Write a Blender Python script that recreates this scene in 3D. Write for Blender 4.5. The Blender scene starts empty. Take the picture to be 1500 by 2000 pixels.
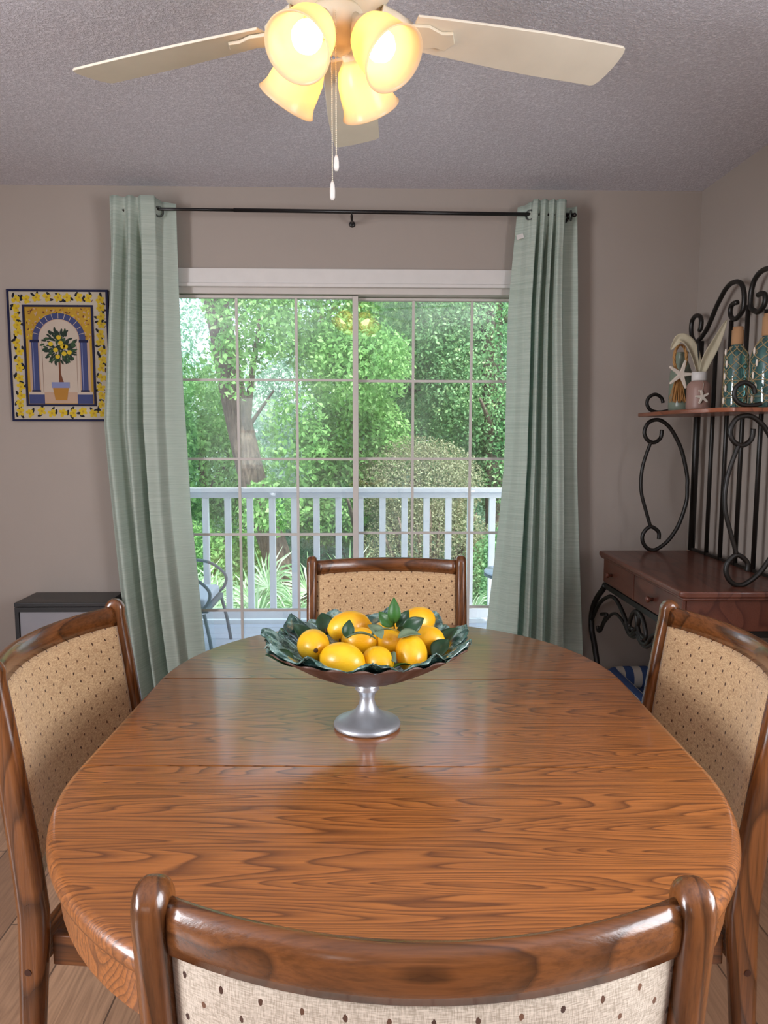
import bpy, bmesh, math, random
import numpy as np
from mathutils import Vector, Matrix, Euler

PI = math.pi
scene = bpy.context.scene
COL = scene.collection

# ------------------------------------------------------------------ camera
CAM = (0.0, 0.0, 1.33)
PITCH, YAW, ROLL = math.radians(6.06), math.radians(1.4), math.radians(0.1)
cam_data = bpy.data.cameras.new('camera')
cam = bpy.data.objects.new('camera', cam_data)
COL.objects.link(cam)
scene.camera = cam
cam_data.sensor_fit = 'HORIZONTAL'
cam_data.sensor_width = 36.0
cam_data.lens = 1450.0 / 1500.0 * 36.0
cam_data.clip_start = 0.02
cam_data.clip_end = 200
fw = Vector((math.sin(YAW) * math.cos(PITCH), math.cos(YAW) * math.cos(PITCH), -math.sin(PITCH)))
rt = Vector((math.cos(YAW), -math.sin(YAW), 0))
up = rt.cross(fw)
rt2 = rt * math.cos(ROLL) + up * math.sin(ROLL)
up2 = up * math.cos(ROLL) - rt * math.sin(ROLL)
cam.matrix_world = Matrix(((rt2.x, up2.x, -fw.x, CAM[0]), (rt2.y, up2.y, -fw.y, CAM[1]), (rt2.z, up2.z, -fw.z, CAM[2]), (0, 0, 0, 1)))

# ------------------------------------------------------------------ light
scene.view_settings.view_transform = 'Standard'
scene.view_settings.look = 'None'
scene.view_settings.gamma = 1
scene.view_settings.use_curve_mapping = False
scene.view_settings.exposure = 0.38

world = bpy.data.worlds.new('world')
scene.world = world
world.use_nodes = True
wn = world.node_tree
wn.nodes.clear()
w_out = wn.nodes.new('ShaderNodeOutputWorld')
w_bg = wn.nodes.new('ShaderNodeBackground')
w_sky = wn.nodes.new('ShaderNodeTexSky')
w_sky.sky_type = 'NISHITA'
w_sky.sun_disc = False
w_sky.sun_elevation = math.radians(48)
w_sky.sun_rotation = math.radians(150)
w_sky.air_density = 1.0
w_sky.dust_density = 4.0
w_sky.ozone_density = 1.0
w_bg.inputs['Strength'].default_value = 0.56
w_mix = wn.nodes.new('ShaderNodeMix'); w_mix.data_type = 'RGBA'; w_mix.inputs[0].default_value = 0.5
wn.links.new(w_sky.outputs[0], w_mix.inputs[6]); w_mix.inputs[7].default_value = (3.2, 3.4, 3.6, 1)   # even white mixed in to brighten and whiten the sky light
wn.links.new(w_mix.outputs[2], w_bg.inputs[0])
wn.links.new(w_bg.outputs[0], w_out.inputs[0])

def lamp(name, kind, loc, energy, color, size=None, direction=None, size_y=None):
    d = bpy.data.lights.new(name, kind)
    d.energy = energy
    d.color = color
    if kind == 'AREA':
        d.shape = 'RECTANGLE'; d.size = size; d.size_y = size_y or size
    elif kind == 'SUN':
        d.angle = size
    o = bpy.data.objects.new(name, d)
    COL.objects.link(o)
    o.location = loc
    if direction is not None:
        o.rotation_euler = Vector(direction).to_track_quat('-Z', 'Y').to_euler()
    return o

lamp('sun', 'SUN', (0, -5, 12), 3.6, (1.0, 0.95, 0.84), math.radians(1.5), (-0.35, 0.62, -0.9))
# added area lamps: interior fill standing in for daylight at unseen side windows
lamp('right_window_fill', 'AREA', (1.545, 0.225, 1.45), 46, (0.94, 0.95, 1.0), 1.2, (-1, 0, 0), 1.1)
lamp('left_window_fill', 'AREA', (-2.79, -0.2, 1.45), 104, (0.94, 0.95, 1.0), 1.2, (1, 0, 0), 1.7)

# ------------------------------------------------------------------ helpers
def srgb(h):
    h = h.lstrip('#')
    out = []
    for i in (0, 2, 4):
        c = int(h[i:i + 2], 16) / 255
        out.append(c / 12.92 if c <= 0.04045 else ((c + 0.055) / 1.055) ** 2.4)
    return (*out, 1.0)

class NT:
    """tiny node builder"""
    def __init__(self, name):
        self.m = bpy.data.materials.new(name)
        self.m.use_nodes = True
        self.t = self.m.node_tree
        self.t.nodes.clear()
        self.out = self.t.nodes.new('ShaderNodeOutputMaterial')
    def n(self, kind, **props):
        nd = self.t.nodes.new(kind)
        for k, v in props.items():
            setattr(nd, k, v)
        return nd
    def set(self, nd, key, v):
        if isinstance(v, bpy.types.NodeSocket):
            self.t.links.new(v, nd.inputs[key])
        else:
            nd.inputs[key].default_value = v
    def math(self, op, a, b=None, c=None):
        nd = self.n('ShaderNodeMath', operation=op)
        self.set(nd, 0, a)
        if b is not None: self.set(nd, 1, b)
        if c is not None: self.set(nd, 2, c)
        return nd.outputs[0]
    def mix(self, f, a, b, blend='MIX'):
        nd = self.n('ShaderNodeMix', data_type='RGBA', blend_type=blend)
        self.set(nd, 0, f); self.set(nd, 6, a); self.set(nd, 7, b)
        return nd.outputs[2]
    def ramp(self, f, stops):
        nd = self.n('ShaderNodeValToRGB')
        cr = nd.color_ramp
        while len(cr.elements) < len(stops): cr.elements.new(0.5)
        for e, (p, c) in zip(cr.elements, stops):
            e.position = p
            e.color = c if len(c) == 4 else (*c, 1)
        self.set(nd, 0, f)
        return nd.outputs[0]
    def objco(self, scale=(1, 1, 1), loc=(0, 0, 0)):
        tc = self.n('ShaderNodeTexCoord')
        mp = self.n('ShaderNodeMapping')
        self.t.links.new(tc.outputs['Object'], mp.inputs[0])
        mp.inputs['Scale'].default_value = scale
        mp.inputs['Location'].default_value = loc
        return mp.outputs[0]
    def noise(self, vec, scale, detail=3, rough=0.5, dist=0.0):
        nd = self.n('ShaderNodeTexNoise')
        self.t.links.new(vec, nd.inputs['Vector'])
        nd.inputs['Scale'].default_value = scale
        nd.inputs['Detail'].default_value = detail
        nd.inputs['Roughness'].default_value = rough
        nd.inputs['Distortion'].default_value = dist
        return nd.outputs[0]
    def bsdf(self, color, rough=0.5, metal=0.0, spec=0.5, coat=0.0, coat_rough=0.1, bump=None, bump_str=0.2, bump_dist=0.002, **kw):
        p = self.n('ShaderNodeBsdfPrincipled')
        self.set(p, 'Base Color', color)
        self.set(p, 'Roughness', rough)
        self.set(p, 'Metallic', metal)
        self.set(p, 'Specular IOR Level', spec)
        self.set(p, 'Coat Weight', coat)
        self.set(p, 'Coat Roughness', coat_rough)
        for k, v in kw.items(): self.set(p, k, v)
        if bump is not None:
            b = self.n('ShaderNodeBump')
            self.set(b, 'Height', bump)
            b.inputs['Strength'].default_value = bump_str
            b.inputs['Distance'].default_value = bump_dist
            self.t.links.new(b.outputs[0], p.inputs['Normal'])
        return p.outputs[0]
    def done(self, shader):
        self.t.links.new(shader, self.out.inputs[0])
        return self.m

def plain(name, color, rough=0.5, **kw):
    m = NT(name)
    co = m.objco()
    n = m.noise(co, 14, 3)
    c = srgb(color) if isinstance(color, str) else color
    d = tuple(x * 0.86 for x in c[:3]) + (1,)
    col = m.mix(n, c, d)
    return m.done(m.bsdf(col, rough, **kw))

def wood(name, axis, light, mid, dark, rough=0.3, coat=0.25, board=None, ring=16, stretch=7.0, seed=0.0, pore=0.5):
    m = NT(name)
    tc = m.n('ShaderNodeTexCoord')
    sep = m.n('ShaderNodeSeparateXYZ')
    m.t.links.new(tc.outputs['Object'], sep.inputs[0])
    X = {'x': ('X', 'Y', 'Z'), 'y': ('Y', 'X', 'Z'), 'z': ('Z', 'X', 'Y')}[axis]
    a, b, c = [sep.outputs[k] for k in X]
    off = seed
    tone = 0.5
    if board:
        row = m.math('FLOOR', m.math('DIVIDE', m.math('ADD', b, 10.0), board))
        wn_ = m.n('ShaderNodeTexWhiteNoise', noise_dimensions='1D')
        m.set(wn_, 'W', row)
        off = m.math('MULTIPLY', wn_.outputs[0], 37.0)
        tone = wn_.outputs[0]
    comb = m.n('ShaderNodeCombineXYZ')
    m.set(comb, 0, m.math('ADD', a, off))
    m.set(comb, 1, m.math('MULTIPLY', b, stretch))
    m.set(comb, 2, m.math('MULTIPLY', c, stretch * 0.6))
    n1 = m.noise(comb.outputs[0], 1.3, 1.2, 0.4, 0.2)
    rings = m.math('FRACT', m.math('MULTIPLY', n1, float(ring)))
    line = m.ramp(rings, [(0.0, (1, 1, 1)), (0.16, (0.55, 0.55, 0.55)), (0.5, (0.12, 0.12, 0.12)), (0.9, (0, 0, 0)), (1.0, (0.9, 0.9, 0.9))])
    comb2 = m.n('ShaderNodeCombineXYZ')
    m.set(comb2, 0, m.math('MULTIPLY', m.math('ADD', a, off), 7.0))
    m.set(comb2, 1, m.math('MULTIPLY', b, 260.0))
    m.set(comb2, 2, m.math('MULTIPLY', c, 200.0))
    n2 = m.noise(comb2.outputs[0], 1.0, 3, 0.6)
    pores = m.ramp(n2, [(0.42, (0, 0, 0)), (0.68, (1, 1, 1))])
    broad = m.noise(comb.outputs[0], 0.9, 2)
    base = m.mix(broad, srgb(light), srgb(mid))
    if board:
        base = m.mix(m.math('MULTIPLY', tone, 0.3), base, srgb(mid))
    col = m.mix(m.math('MULTIPLY', line, 0.8), base, srgb(dark))
    col = m.mix(m.math('MULTIPLY', pores, pore), col, srgb(dark))
    return m.done(m.bsdf(col, rough, coat=coat, coat_rough=0.12, bump=m.math('MULTIPLY', pores, -1.0), bump_str=0.12, bump_dist=0.001))

def dotted_fabric(name, swap=False, c0='a8845f', c1='d6b68c'):
    m = NT(name)
    tc = m.n('ShaderNodeTexCoord')
    sep = m.n('ShaderNodeSeparateXYZ')
    m.t.links.new(tc.outputs['Object'], sep.inputs[0])
    u = sep.outputs['X']; v = sep.outputs['Y' if swap else 'Z']
    sx, sy = 0.0375, 0.0235
    vv = m.math('DIVIDE', m.math('ADD', v, 5.004), sy)
    row = m.math('FLOOR', vv)
    uu = m.math('ADD', m.math('DIVIDE', m.math('ADD', u, 5.0), sx), m.math('MULTIPLY', m.math('MODULO', row, 2.0), 0.5))
    fu = m.math('MULTIPLY', m.math('SUBTRACT', m.math('FRACT', uu), 0.5), sx / 0.0023)
    fv = m.math('MULTIPLY', m.math('SUBTRACT', m.math('FRACT', vv), 0.5), sy / 0.0038)
    wob = m.noise(m.objco(), 420, 1)
    d2 = m.math('ADD', m.math('MULTIPLY', fu, fu), m.math('MULTIPLY', fv, fv))
    d2 = m.math('ADD', d2, m.math('MULTIPLY', m.math('SUBTRACT', wob, 0.5), 1.4))
    mask = m.math('LESS_THAN', d2, 0.85)
    cell = m.n('ShaderNodeTexWhiteNoise', noise_dimensions='2D')
    cb = m.n('ShaderNodeCombineXYZ')
    m.set(cb, 0, m.math('FLOOR', uu)); m.set(cb, 1, row)
    m.t.links.new(cb.outputs[0], cell.inputs['Vector'])
    dotc = m.mix(cell.outputs[0], srgb('3a2116'), srgb('6e4a33'))
    w1 = m.noise(m.objco((1, 1, 0.12)), 900, 1)
    w2 = m.noise(m.objco((0.12, 0.12, 1)), 900, 1)
    weave = m.math('ADD', m.math('MULTIPLY', w1, 0.5), m.math('MULTIPLY', w2, 0.5))
    base = m.mix(m.ramp(weave, [(0.38, (0, 0, 0)), (0.62, (1, 1, 1))]), srgb(c0), srgb(c1))
    col = m.mix(mask, base, dotc)
    return m.done(m.bsdf(col, 0.95, spec=0.15, bump=weave, bump_str=0.35, bump_dist=0.001, **{'Sheen Weight': 0.2}))

# ---- mesh builder
class MB:
    def __init__(self):
        self.v = []; self.f = []; self.mi = []
    def add(self, verts, faces, mi=0):
        o = len(self.v)
        self.v.extend([tuple(p) for p in verts])
        for f in faces:
            self.f.append(tuple(i + o for i in f)); self.mi.append(mi)
        return self
    def box(self, x0, x1, y0, y1, z0, z1, mi=0, M=None):
        vs = [Vector((x, y, z)) for z in (z0, z1) for y in (y0, y1) for x in (x0, x1)]
        if M is not None: vs = [M @ v for v in vs]
        return self.add(vs, [(0, 2, 3, 1), (4, 5, 7, 6), (0, 1, 5, 4), (2, 6, 7, 3), (0, 4, 6, 2), (1, 3, 7, 5)], mi)
    def tube(self, pts, r, n=8, mi=0, closed=False, caps=True, flat=None):
        pts = [Vector(p) for p in pts]
        N = len(pts)
        rs = r if isinstance(r, (list, tuple)) else [r] * N
        rings = []
        prev = None
        for i, p in enumerate(pts):
            if closed: t = pts[(i + 1) % N] - pts[i - 1]
            else: t = pts[min(i + 1, N - 1)] - pts[max(i - 1, 0)]
            if t.length < 1e-9: t = Vector((0, 0, 1))
            t.normalize()
            if prev is None:
                ref = Vector((0, 0, 1)) if abs(t.z) < 0.9 else Vector((1, 0, 0))
                if flat is not None: ref = Vector(flat)
                a = (ref - t * ref.dot(t)).normalized()
            else:
                a = prev - t * prev.dot(t)
                if a.length < 1e-6: a = t.orthogonal()
                a.normalize()
            prev = a
            b = t.cross(a)
            rings.append([p + (a * math.cos(2 * PI * k / n) + b * math.sin(2 * PI * k / n)) * rs[i] for k in range(n)])
        vs = [v for rg in rings for v in rg]
        fs = []
        for i in range(N if closed else N - 1):
            j = (i + 1) % N
            for k in range(n):
                k2 = (k + 1) % n
                fs.append((i * n + k, i * n + k2, j * n + k2, j * n + k))
        if caps and not closed:
            fs.append(tuple(range(n - 1, -1, -1)))
            fs.append(tuple((N - 1) * n + k for k in range(n)))
        return self.add(vs, fs, mi)
    def lathe(self, prof, n=32, M=None, mi=0, cap0=True, cap1=True):
        vs = []
        for r, z in prof:
            for k in range(n):
                a = 2 * PI * k / n
                vs.append(Vector((r * math.cos(a), r * math.sin(a), z)))
        if M is not None: vs = [M @ v for v in vs]
        fs = []
        for i in range(len(prof) - 1):
            for k in range(n):
                k2 = (k + 1) % n
                fs.append((i * n + k, i * n + k2, (i + 1) * n + k2, (i + 1) * n + k))
        if cap0: fs.append(tuple(range(n - 1, -1, -1)))
        if cap1: fs.append(tuple((len(prof) - 1) * n + k for k in range(n)))
        return self.add(vs, fs, mi)
    def prism(self, outline, a0, a1, axis='z', mi=0, M=None):
        """extrude a 2-D outline between a0 and a1 along an axis"""
        n = len(outline)
        def mk(p, a):
            if axis == 'z': return Vector((p[0], p[1], a))
            if axis == 'y': return Vector((p[0], a, p[1]))
            return Vector((a, p[0], p[1]))
        vs = [mk(p, a0) for p in outline] + [mk(p, a1) for p in outline]
        if M is not None: vs = [M @ v for v in vs]
        fs = [tuple(range(n - 1, -1, -1)), tuple(range(n, 2 * n))]
        for k in range(n):
            k2 = (k + 1) % n
            fs.append((k, k2, n + k2, n + k))
        return self.add(vs, fs, mi)
    def grid(self, fn, nu, nv, mi=0, closed_u=False):
        vs = [fn(i / (nu if closed_u else nu - 1), j / (nv - 1)) for j in range(nv) for i in range(nu)]
        fs = []
        for j in range(nv - 1):
            for i in range(nu if closed_u else nu - 1):
                i2 = (i + 1) % nu
                fs.append((j * nu + i, j * nu + i2, (j + 1) * nu + i2, (j + 1) * nu + i))
        return self.add(vs, fs, mi)
    def sphere(self, c, r, n=16, m=10, mi=0, M=None):
        r = (r, r, r) if not isinstance(r, (tuple, list)) else r
        vs = []; fs = []
        for j in range(m + 1):
            th = PI * j / m
            for i in range(n):
                a = 2 * PI * i / n
                v = Vector((r[0] * math.sin(th) * math.cos(a), r[1] * math.sin(th) * math.sin(a), r[2] * math.cos(th)))
                if M is not None: v = M @ v
                vs.append(v + Vector(c))
        for j in range(m):
            for i in range(n):
                i2 = (i + 1) % n
                fs.append((j * n + i, (j + 1) * n + i, (j + 1) * n + i2, j * n + i2))
        return self.add(vs, fs, mi)
    def build(self, name, mats, parent=None, smooth=False, bevel=0.0, seg=2, solid=0.0, sub=0, auto=True, weld=True):
        me = bpy.data.meshes.new(name)
        me.from_pydata([tuple(v) for v in self.v], [], self.f)
        if not isinstance(mats, (list, tuple)): mats = [mats]
        for m in mats: me.materials.append(m)
        me.polygons.foreach_set('material_index', self.mi)
        bm = bmesh.new(); bm.from_mesh(me)
        if weld: bmesh.ops.remove_doubles(bm, verts=bm.verts, dist=1e-6)
        bmesh.ops.recalc_face_normals(bm, faces=bm.faces)
        bm.to_mesh(me); bm.free()
        if smooth: me.polygons.foreach_set('use_smooth', [True] * len(me.polygons))
        o = bpy.data.objects.new(name, me)
        COL.objects.link(o)
        if parent: o.parent = parent
        if solid:
            md = o.modifiers.new('solid', 'SOLIDIFY'); md.thickness = solid; md.offset = 0
        if bevel:
            md = o.modifiers.new('bevel', 'BEVEL'); md.width = bevel; md.segments = seg; md.limit_method = 'ANGLE'; md.angle_limit = math.radians(40)
            if not smooth: me.polygons.foreach_set('use_smooth', [True] * len(me.polygons))
            md.harden_normals = True
        if sub:
            md = o.modifiers.new('sub', 'SUBSURF'); md.levels = sub; md.render_levels = sub
        return o

def empty(name, loc=(0, 0, 0), rz=0.0):
    o = bpy.data.objects.new(name, None)
    COL.objects.link(o)
    o.location = loc
    o.rotation_euler = (0, 0, rz)
    o.empty_display_size = 0.1
    return o

def tag(o, label=None, cat=None, group=None, kind=None):
    if label: o['label'] = label
    if cat: o['category'] = cat
    if group: o['group'] = group
    if kind: o['kind'] = kind
    return o

def struct(o):
    o['kind'] = 'structure'
    return o

def copy_tree(o, parent=None):
    c = o.copy()
    COL.objects.link(c)
    c.parent = parent
    for ch in [x for x in bpy.data.objects if x.parent == o]:
        copy_tree(ch, c)
    return c

def smooth_path(pts, k=6):
    """Catmull-Rom through the points"""
    P = [Vector(p) for p in pts]
    out = []
    for i in range(len(P) - 1):
        p0 = P[max(i - 1, 0)]; p1 = P[i]; p2 = P[i + 1]; p3 = P[min(i + 2, len(P) - 1)]
        for j in range(k):
            t = j / k
            out.append(0.5 * ((2 * p1) + (-p0 + p2) * t + (2 * p0 - 5 * p1 + 4 * p2 - p3) * t * t + (-p0 + 3 * p1 - 3 * p2 + p3) * t ** 3))
    out.append(P[-1])
    return out

# ------------------------------------------------------------------ materials
def wall_mat(name, c):
    m = NT(name)
    n = m.noise(m.objco(), 60, 4, 0.6)
    n2 = m.noise(m.objco(), 1.3, 3, 0.6)
    col = m.mix(m.ramp(n2, [(0.35, (0, 0, 0)), (0.7, (1, 1, 1))]), srgb(c), tuple(x * 0.95 for x in srgb(c)[:3]) + (1,))
    return m.done(m.bsdf(col, 0.85, spec=0.25, bump=n, bump_str=0.12, bump_dist=0.002))
M_wall = wall_mat('wall_paint', 'a69b92')
m = NT('popcorn_ceiling')
n1 = m.noise(m.objco(), 110, 4, 0.7)
n2 = m.noise(m.objco(), 45, 3, 0.6)
hgt = m.math('ADD', m.ramp(n1, [(0.4, (0, 0, 0)), (0.62, (1, 1, 1))]), m.math('MULTIPLY', n2, 0.6))
cc = m.mix(m.ramp(n1, [(0.35, (0, 0, 0)), (0.65, (1, 1, 1))]), srgb('cfccd4'), srgb('efedf4'))
M_ceil = m.done(m.bsdf(cc, 0.95, spec=0.1, bump=hgt, bump_str=0.7, bump_dist=0.005))
M_trim = plain('white_trim_paint', 'dedad5', 0.45)
M_floor = None
m = NT('oak_plank_floor')
tc = m.n('ShaderNodeTexCoord'); sep = m.n('ShaderNodeSeparateXYZ')
m.t.links.new(tc.outputs['Object'], sep.inputs[0])
fx, fy = sep.outputs['X'], sep.outputs['Y']
bx_ = m.math('DIVIDE', m.math('ADD', fx, 10.03), 0.185)
col_i = m.math('FLOOR', bx_)
w1_ = m.n('ShaderNodeTexWhiteNoise', noise_dimensions='1D'); m.set(w1_, 'W', col_i)
by_ = m.math('ADD', m.math('DIVIDE', m.math('ADD', fy, 20.0), 1.2), m.math('MULTIPLY', w1_.outputs[0], 7.0))
row_i = m.math('FLOOR', by_)
cb = m.n('ShaderNodeCombineXYZ'); m.set(cb, 0, col_i); m.set(cb, 1, row_i)
w2_ = m.n('ShaderNodeTexWhiteNoise', noise_dimensions='2D'); m.t.links.new(cb.outputs[0], w2_.inputs['Vector'])
rnd = w2_.outputs[0]
cb2 = m.n('ShaderNodeCombineXYZ')
m.set(cb2, 0, m.math('MULTIPLY', fx, 9.0)); m.set(cb2, 1, m.math('ADD', fy, m.math('MULTIPLY', rnd, 40.0))); m.set(cb2, 2, m.math('MULTIPLY', rnd, 9.0))
g1 = m.noise(cb2.outputs[0], 1.4, 3, 0.5, 0.2)
rg = m.ramp(m.math('FRACT', m.math('MULTIPLY', g1, 12.0)), [(0, (1, 1, 1)), (0.2, (0.45, 0.45, 0.45)), (0.6, (0, 0, 0)), (1, (0.8, 0.8, 0.8))])
cb3 = m.n('ShaderNodeCombineXYZ')
m.set(cb3, 0, m.math('MULTIPLY', fx, 200.0)); m.set(cb3, 1, m.math('MULTIPLY', fy, 6.0))
g2 = m.noise(cb3.outputs[0], 1, 3)
base = m.mix(rnd, srgb('c39a79'), srgb('9c775c'))
colr = m.mix(m.math('MULTIPLY', rg, 0.5), base, srgb('7c5c46'))
colr = m.mix(m.math('MULTIPLY', m.ramp(g2, [(0.45, (0, 0, 0)), (0.7, (1, 1, 1))]), 0.35), colr, srgb('745540'))
ex = m.math('LESS_THAN', m.math('ABSOLUTE', m.math('SUBTRACT', m.math('FRACT', bx_), 0.5)), 0.488)
ey = m.math('LESS_THAN', m.math('ABSOLUTE', m.math('SUBTRACT', m.math('FRACT', by_), 0.5)), 0.4985)
seam = m.math('MULTIPLY', ex, ey)
colr = m.mix(seam, srgb('604838'), colr)
M_floor = m.done(m.bsdf(colr, 0.3, coat=0.3, bump=seam, bump_str=0.3, bump_dist=0.001))

OAK_T = ('b46e36', '925829', '4a2713')
M_top = wood('oak_tabletop', 'x', *OAK_T, rough=0.32, coat=0.6, board=0.099, ring=25, stretch=10, pore=0.5)
M_tabz = wood('oak_table_base', 'z', *OAK_T, rough=0.35, ring=14)
OAK_C = ('834f28', '62391a', '301909')
M_cx = wood('chair_oak_across', 'x', *OAK_C, rough=0.25, coat=0.4, ring=17, stretch=9, pore=0.45)
M_cy = wood('chair_oak_forward', 'y', *OAK_C, rough=0.3, coat=0.3, ring=12)
M_cz = wood('chair_oak_upright', 'z', *OAK_C, rough=0.25, coat=0.4, ring=12, stretch=9, pore=0.45)
M_fab = dotted_fabric('dotted_fabric')
M_fabb = dotted_fabric('dotted_fabric_daylit', c0='a49786', c1='d2c6b6')  # same cloth, greyed: cool daylight put into the colour
M_fabs = dotted_fabric('dotted_seat_fabric', True)
M_cherry = wood('cherry_desk_wood', 'y', '70402f', '5f3324', '421d14', rough=0.38, coat=0.2, ring=8, stretch=6, pore=0.25)
M_shelf = wood('cherry_shelf_wood', 'y', 'a05f3e', '8a4c30', '5e2d1b', rough=0.35, coat=0.2, ring=8, stretch=6, pore=0.2)
M_iron = plain('black_iron', '17130f', 0.42, spec=0.5)
M_black = plain('black_plastic', '121114', 0.35)
M_greypanel = plain('grey_panel', '8d8b90', 0.45)
M_rod = plain('black_rod', '141010', 0.35)
M_cream = plain('cream_enamel', 'e6dcc4', 0.35)
M_blade = plain('fan_blade_white', 'e9e0cc', 0.45)
m = NT('silver')
M_silver = m.done(m.bsdf(m.mix(m.noise(m.objco(), 30, 3), srgb('c9cdd2'), srgb('a4a9b0')), 0.38, metal=0.75))
m = NT('door_metal')
M_doorf = m.done(m.bsdf(m.mix(m.noise(m.objco(), 9, 2), srgb('cfc9c2'), srgb('c2bcb6')), 0.4))

# curtain fabric: woven, lets daylight through
m = NT('mint_linen')
h1 = m.noise(m.objco((0.5, 0.5, 40)), 7, 3, 0.6)
h2 = m.noise(m.objco((14, 14, 220)), 3, 2, 0.6)
c1 = m.mix(m.ramp(h1, [(0.35, (0, 0, 0)), (0.62, (1, 1, 1))]), srgb('b6beb2'), srgb('d5d9ce'))
c1 = m.mix(m.math('MULTIPLY', m.ramp(h2, [(0.5, (0, 0, 0)), (0.75, (1, 1, 1))]), 0.35), c1, srgb('a6aea2'))
p = m.bsdf(c1, 0.9, spec=0.1, bump=h2, bump_str=0.25, bump_dist=0.001)
tr = m.n('ShaderNodeBsdfTranslucent'); m.set(tr, 0, srgb('b4ece4'))
mx = m.n('ShaderNodeMixShader'); mx.inputs[0].default_value = 0.32
m.t.links.new(p, mx.inputs[1]); m.t.links.new(tr.outputs[0], mx.inputs[2])
M_curt = m.done(mx.outputs[0])

def clear_glass(name, tint, refl=1.0, haze=0.0):
    m = NT(name)
    t = m.n('ShaderNodeBsdfTransparent'); m.set(t, 0, tint)
    g = m.n('ShaderNodeBsdfGlossy'); m.set(g, 'Roughness', 0.0); m.set(g, 'Color', (1, 1, 1, 1))
    fr = m.n('ShaderNodeFresnel'); fr.inputs[0].default_value = 1.5
    mx = m.n('ShaderNodeMixShader')
    m.t.links.new(m.math('MULTIPLY', fr.outputs[0], refl), mx.inputs[0])
    m.t.links.new(t.outputs[0], mx.inputs[1]); m.t.links.new(g.outputs[0], mx.inputs[2])
    sh = mx.outputs[0]
    if haze:
        d = m.n('ShaderNodeBsdfDiffuse'); m.set(d, 0, (0.8, 0.85, 0.9, 1))
        mx2 = m.n('ShaderNodeMixShader')
        dn = m.noise(m.objco((1, 1, 0.5)), 2.2, 4, 0.6)
        m.t.links.new(m.math('MULTIPLY', m.ramp(dn, [(0.35, (0, 0, 0)), (0.8, (1, 1, 1))]), haze), mx2.inputs[0])
        m.t.links.new(sh, mx2.inputs[1]); m.t.links.new(d.outputs[0], mx2.inputs[2])
        sh = mx2.outputs[0]
    return m.done(sh)
M_pane = clear_glass('window_glass', (0.93, 0.97, 0.97, 1), 1.7, 0.13)

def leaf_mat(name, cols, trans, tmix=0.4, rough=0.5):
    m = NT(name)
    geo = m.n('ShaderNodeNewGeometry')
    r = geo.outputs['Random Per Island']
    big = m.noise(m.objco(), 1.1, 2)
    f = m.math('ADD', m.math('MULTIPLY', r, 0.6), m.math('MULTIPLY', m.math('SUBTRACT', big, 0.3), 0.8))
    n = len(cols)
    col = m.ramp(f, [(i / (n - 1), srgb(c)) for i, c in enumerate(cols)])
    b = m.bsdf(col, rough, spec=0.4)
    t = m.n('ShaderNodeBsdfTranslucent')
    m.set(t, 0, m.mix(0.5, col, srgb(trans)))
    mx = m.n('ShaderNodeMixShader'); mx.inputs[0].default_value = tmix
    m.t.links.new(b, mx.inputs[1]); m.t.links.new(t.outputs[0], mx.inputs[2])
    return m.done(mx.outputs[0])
M_leafA = leaf_mat('broad_leaf_green', ['3c6e3e', '6ea25a', '9ccb82', 'dcf0c0'], 'b4e68c')
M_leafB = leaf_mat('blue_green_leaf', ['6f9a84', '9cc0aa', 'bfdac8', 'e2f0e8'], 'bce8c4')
M_leafC = leaf_mat('vine_leaf_green', ['3f6b4c', '70a070', 'a4cc9c', 'e2f0b0'], 'b8e69c')
M_leafD = leaf_mat('olive_brush', ['6a6a58', '8d8e74', 'aab291', 'c9cfb2'], 'c0c890')
M_palm = leaf_mat('palmetto_leaf', ['6c9a68', 'a0c49a', 'c8dec4', 'ecf5e6'], 'c4ec9c', 0.3)
m = NT('bark')
bn = m.noise(m.objco((6, 6, 1.5)), 5, 5, 0.7)
M_bark = m.done(m.bsdf(m.ramp(bn, [(0.3, srgb('4a3f38')), (0.6, srgb('7e6f64')), (0.8, srgb('a09286'))]), 0.9, bump=bn, bump_str=0.9, bump_dist=0.03))
M_rail = plain('white_rail_paint', 'eef1f5', 0.5)
m = NT('deck_board')
dn = m.noise(m.objco((3, 60, 1)), 3, 4, 0.6)
sepd = m.n('ShaderNodeSeparateXYZ'); m.t.links.new(m.objco(), sepd.inputs[0])
gap = m.math('LESS_THAN', m.math('FRACT', m.math('DIVIDE', m.math('ADD', sepd.outputs['Y'], 10.0), 0.14)), 0.96)
dc = m.mix(dn, srgb('c3cad6'), srgb('a8aebd'))
M_deck = m.done(m.bsdf(m.mix(gap, srgb('555a63'), dc), 0.6))
m = NT('forest_ground')
gn = m.noise(m.objco(), 8, 5, 0.7)
M_ground = m.done(m.bsdf(m.ramp(gn, [(0.3, srgb('4e4a3a')), (0.5, srgb('7b745e')), (0.7, srgb('6f8a55'))]), 1.0))

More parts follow.
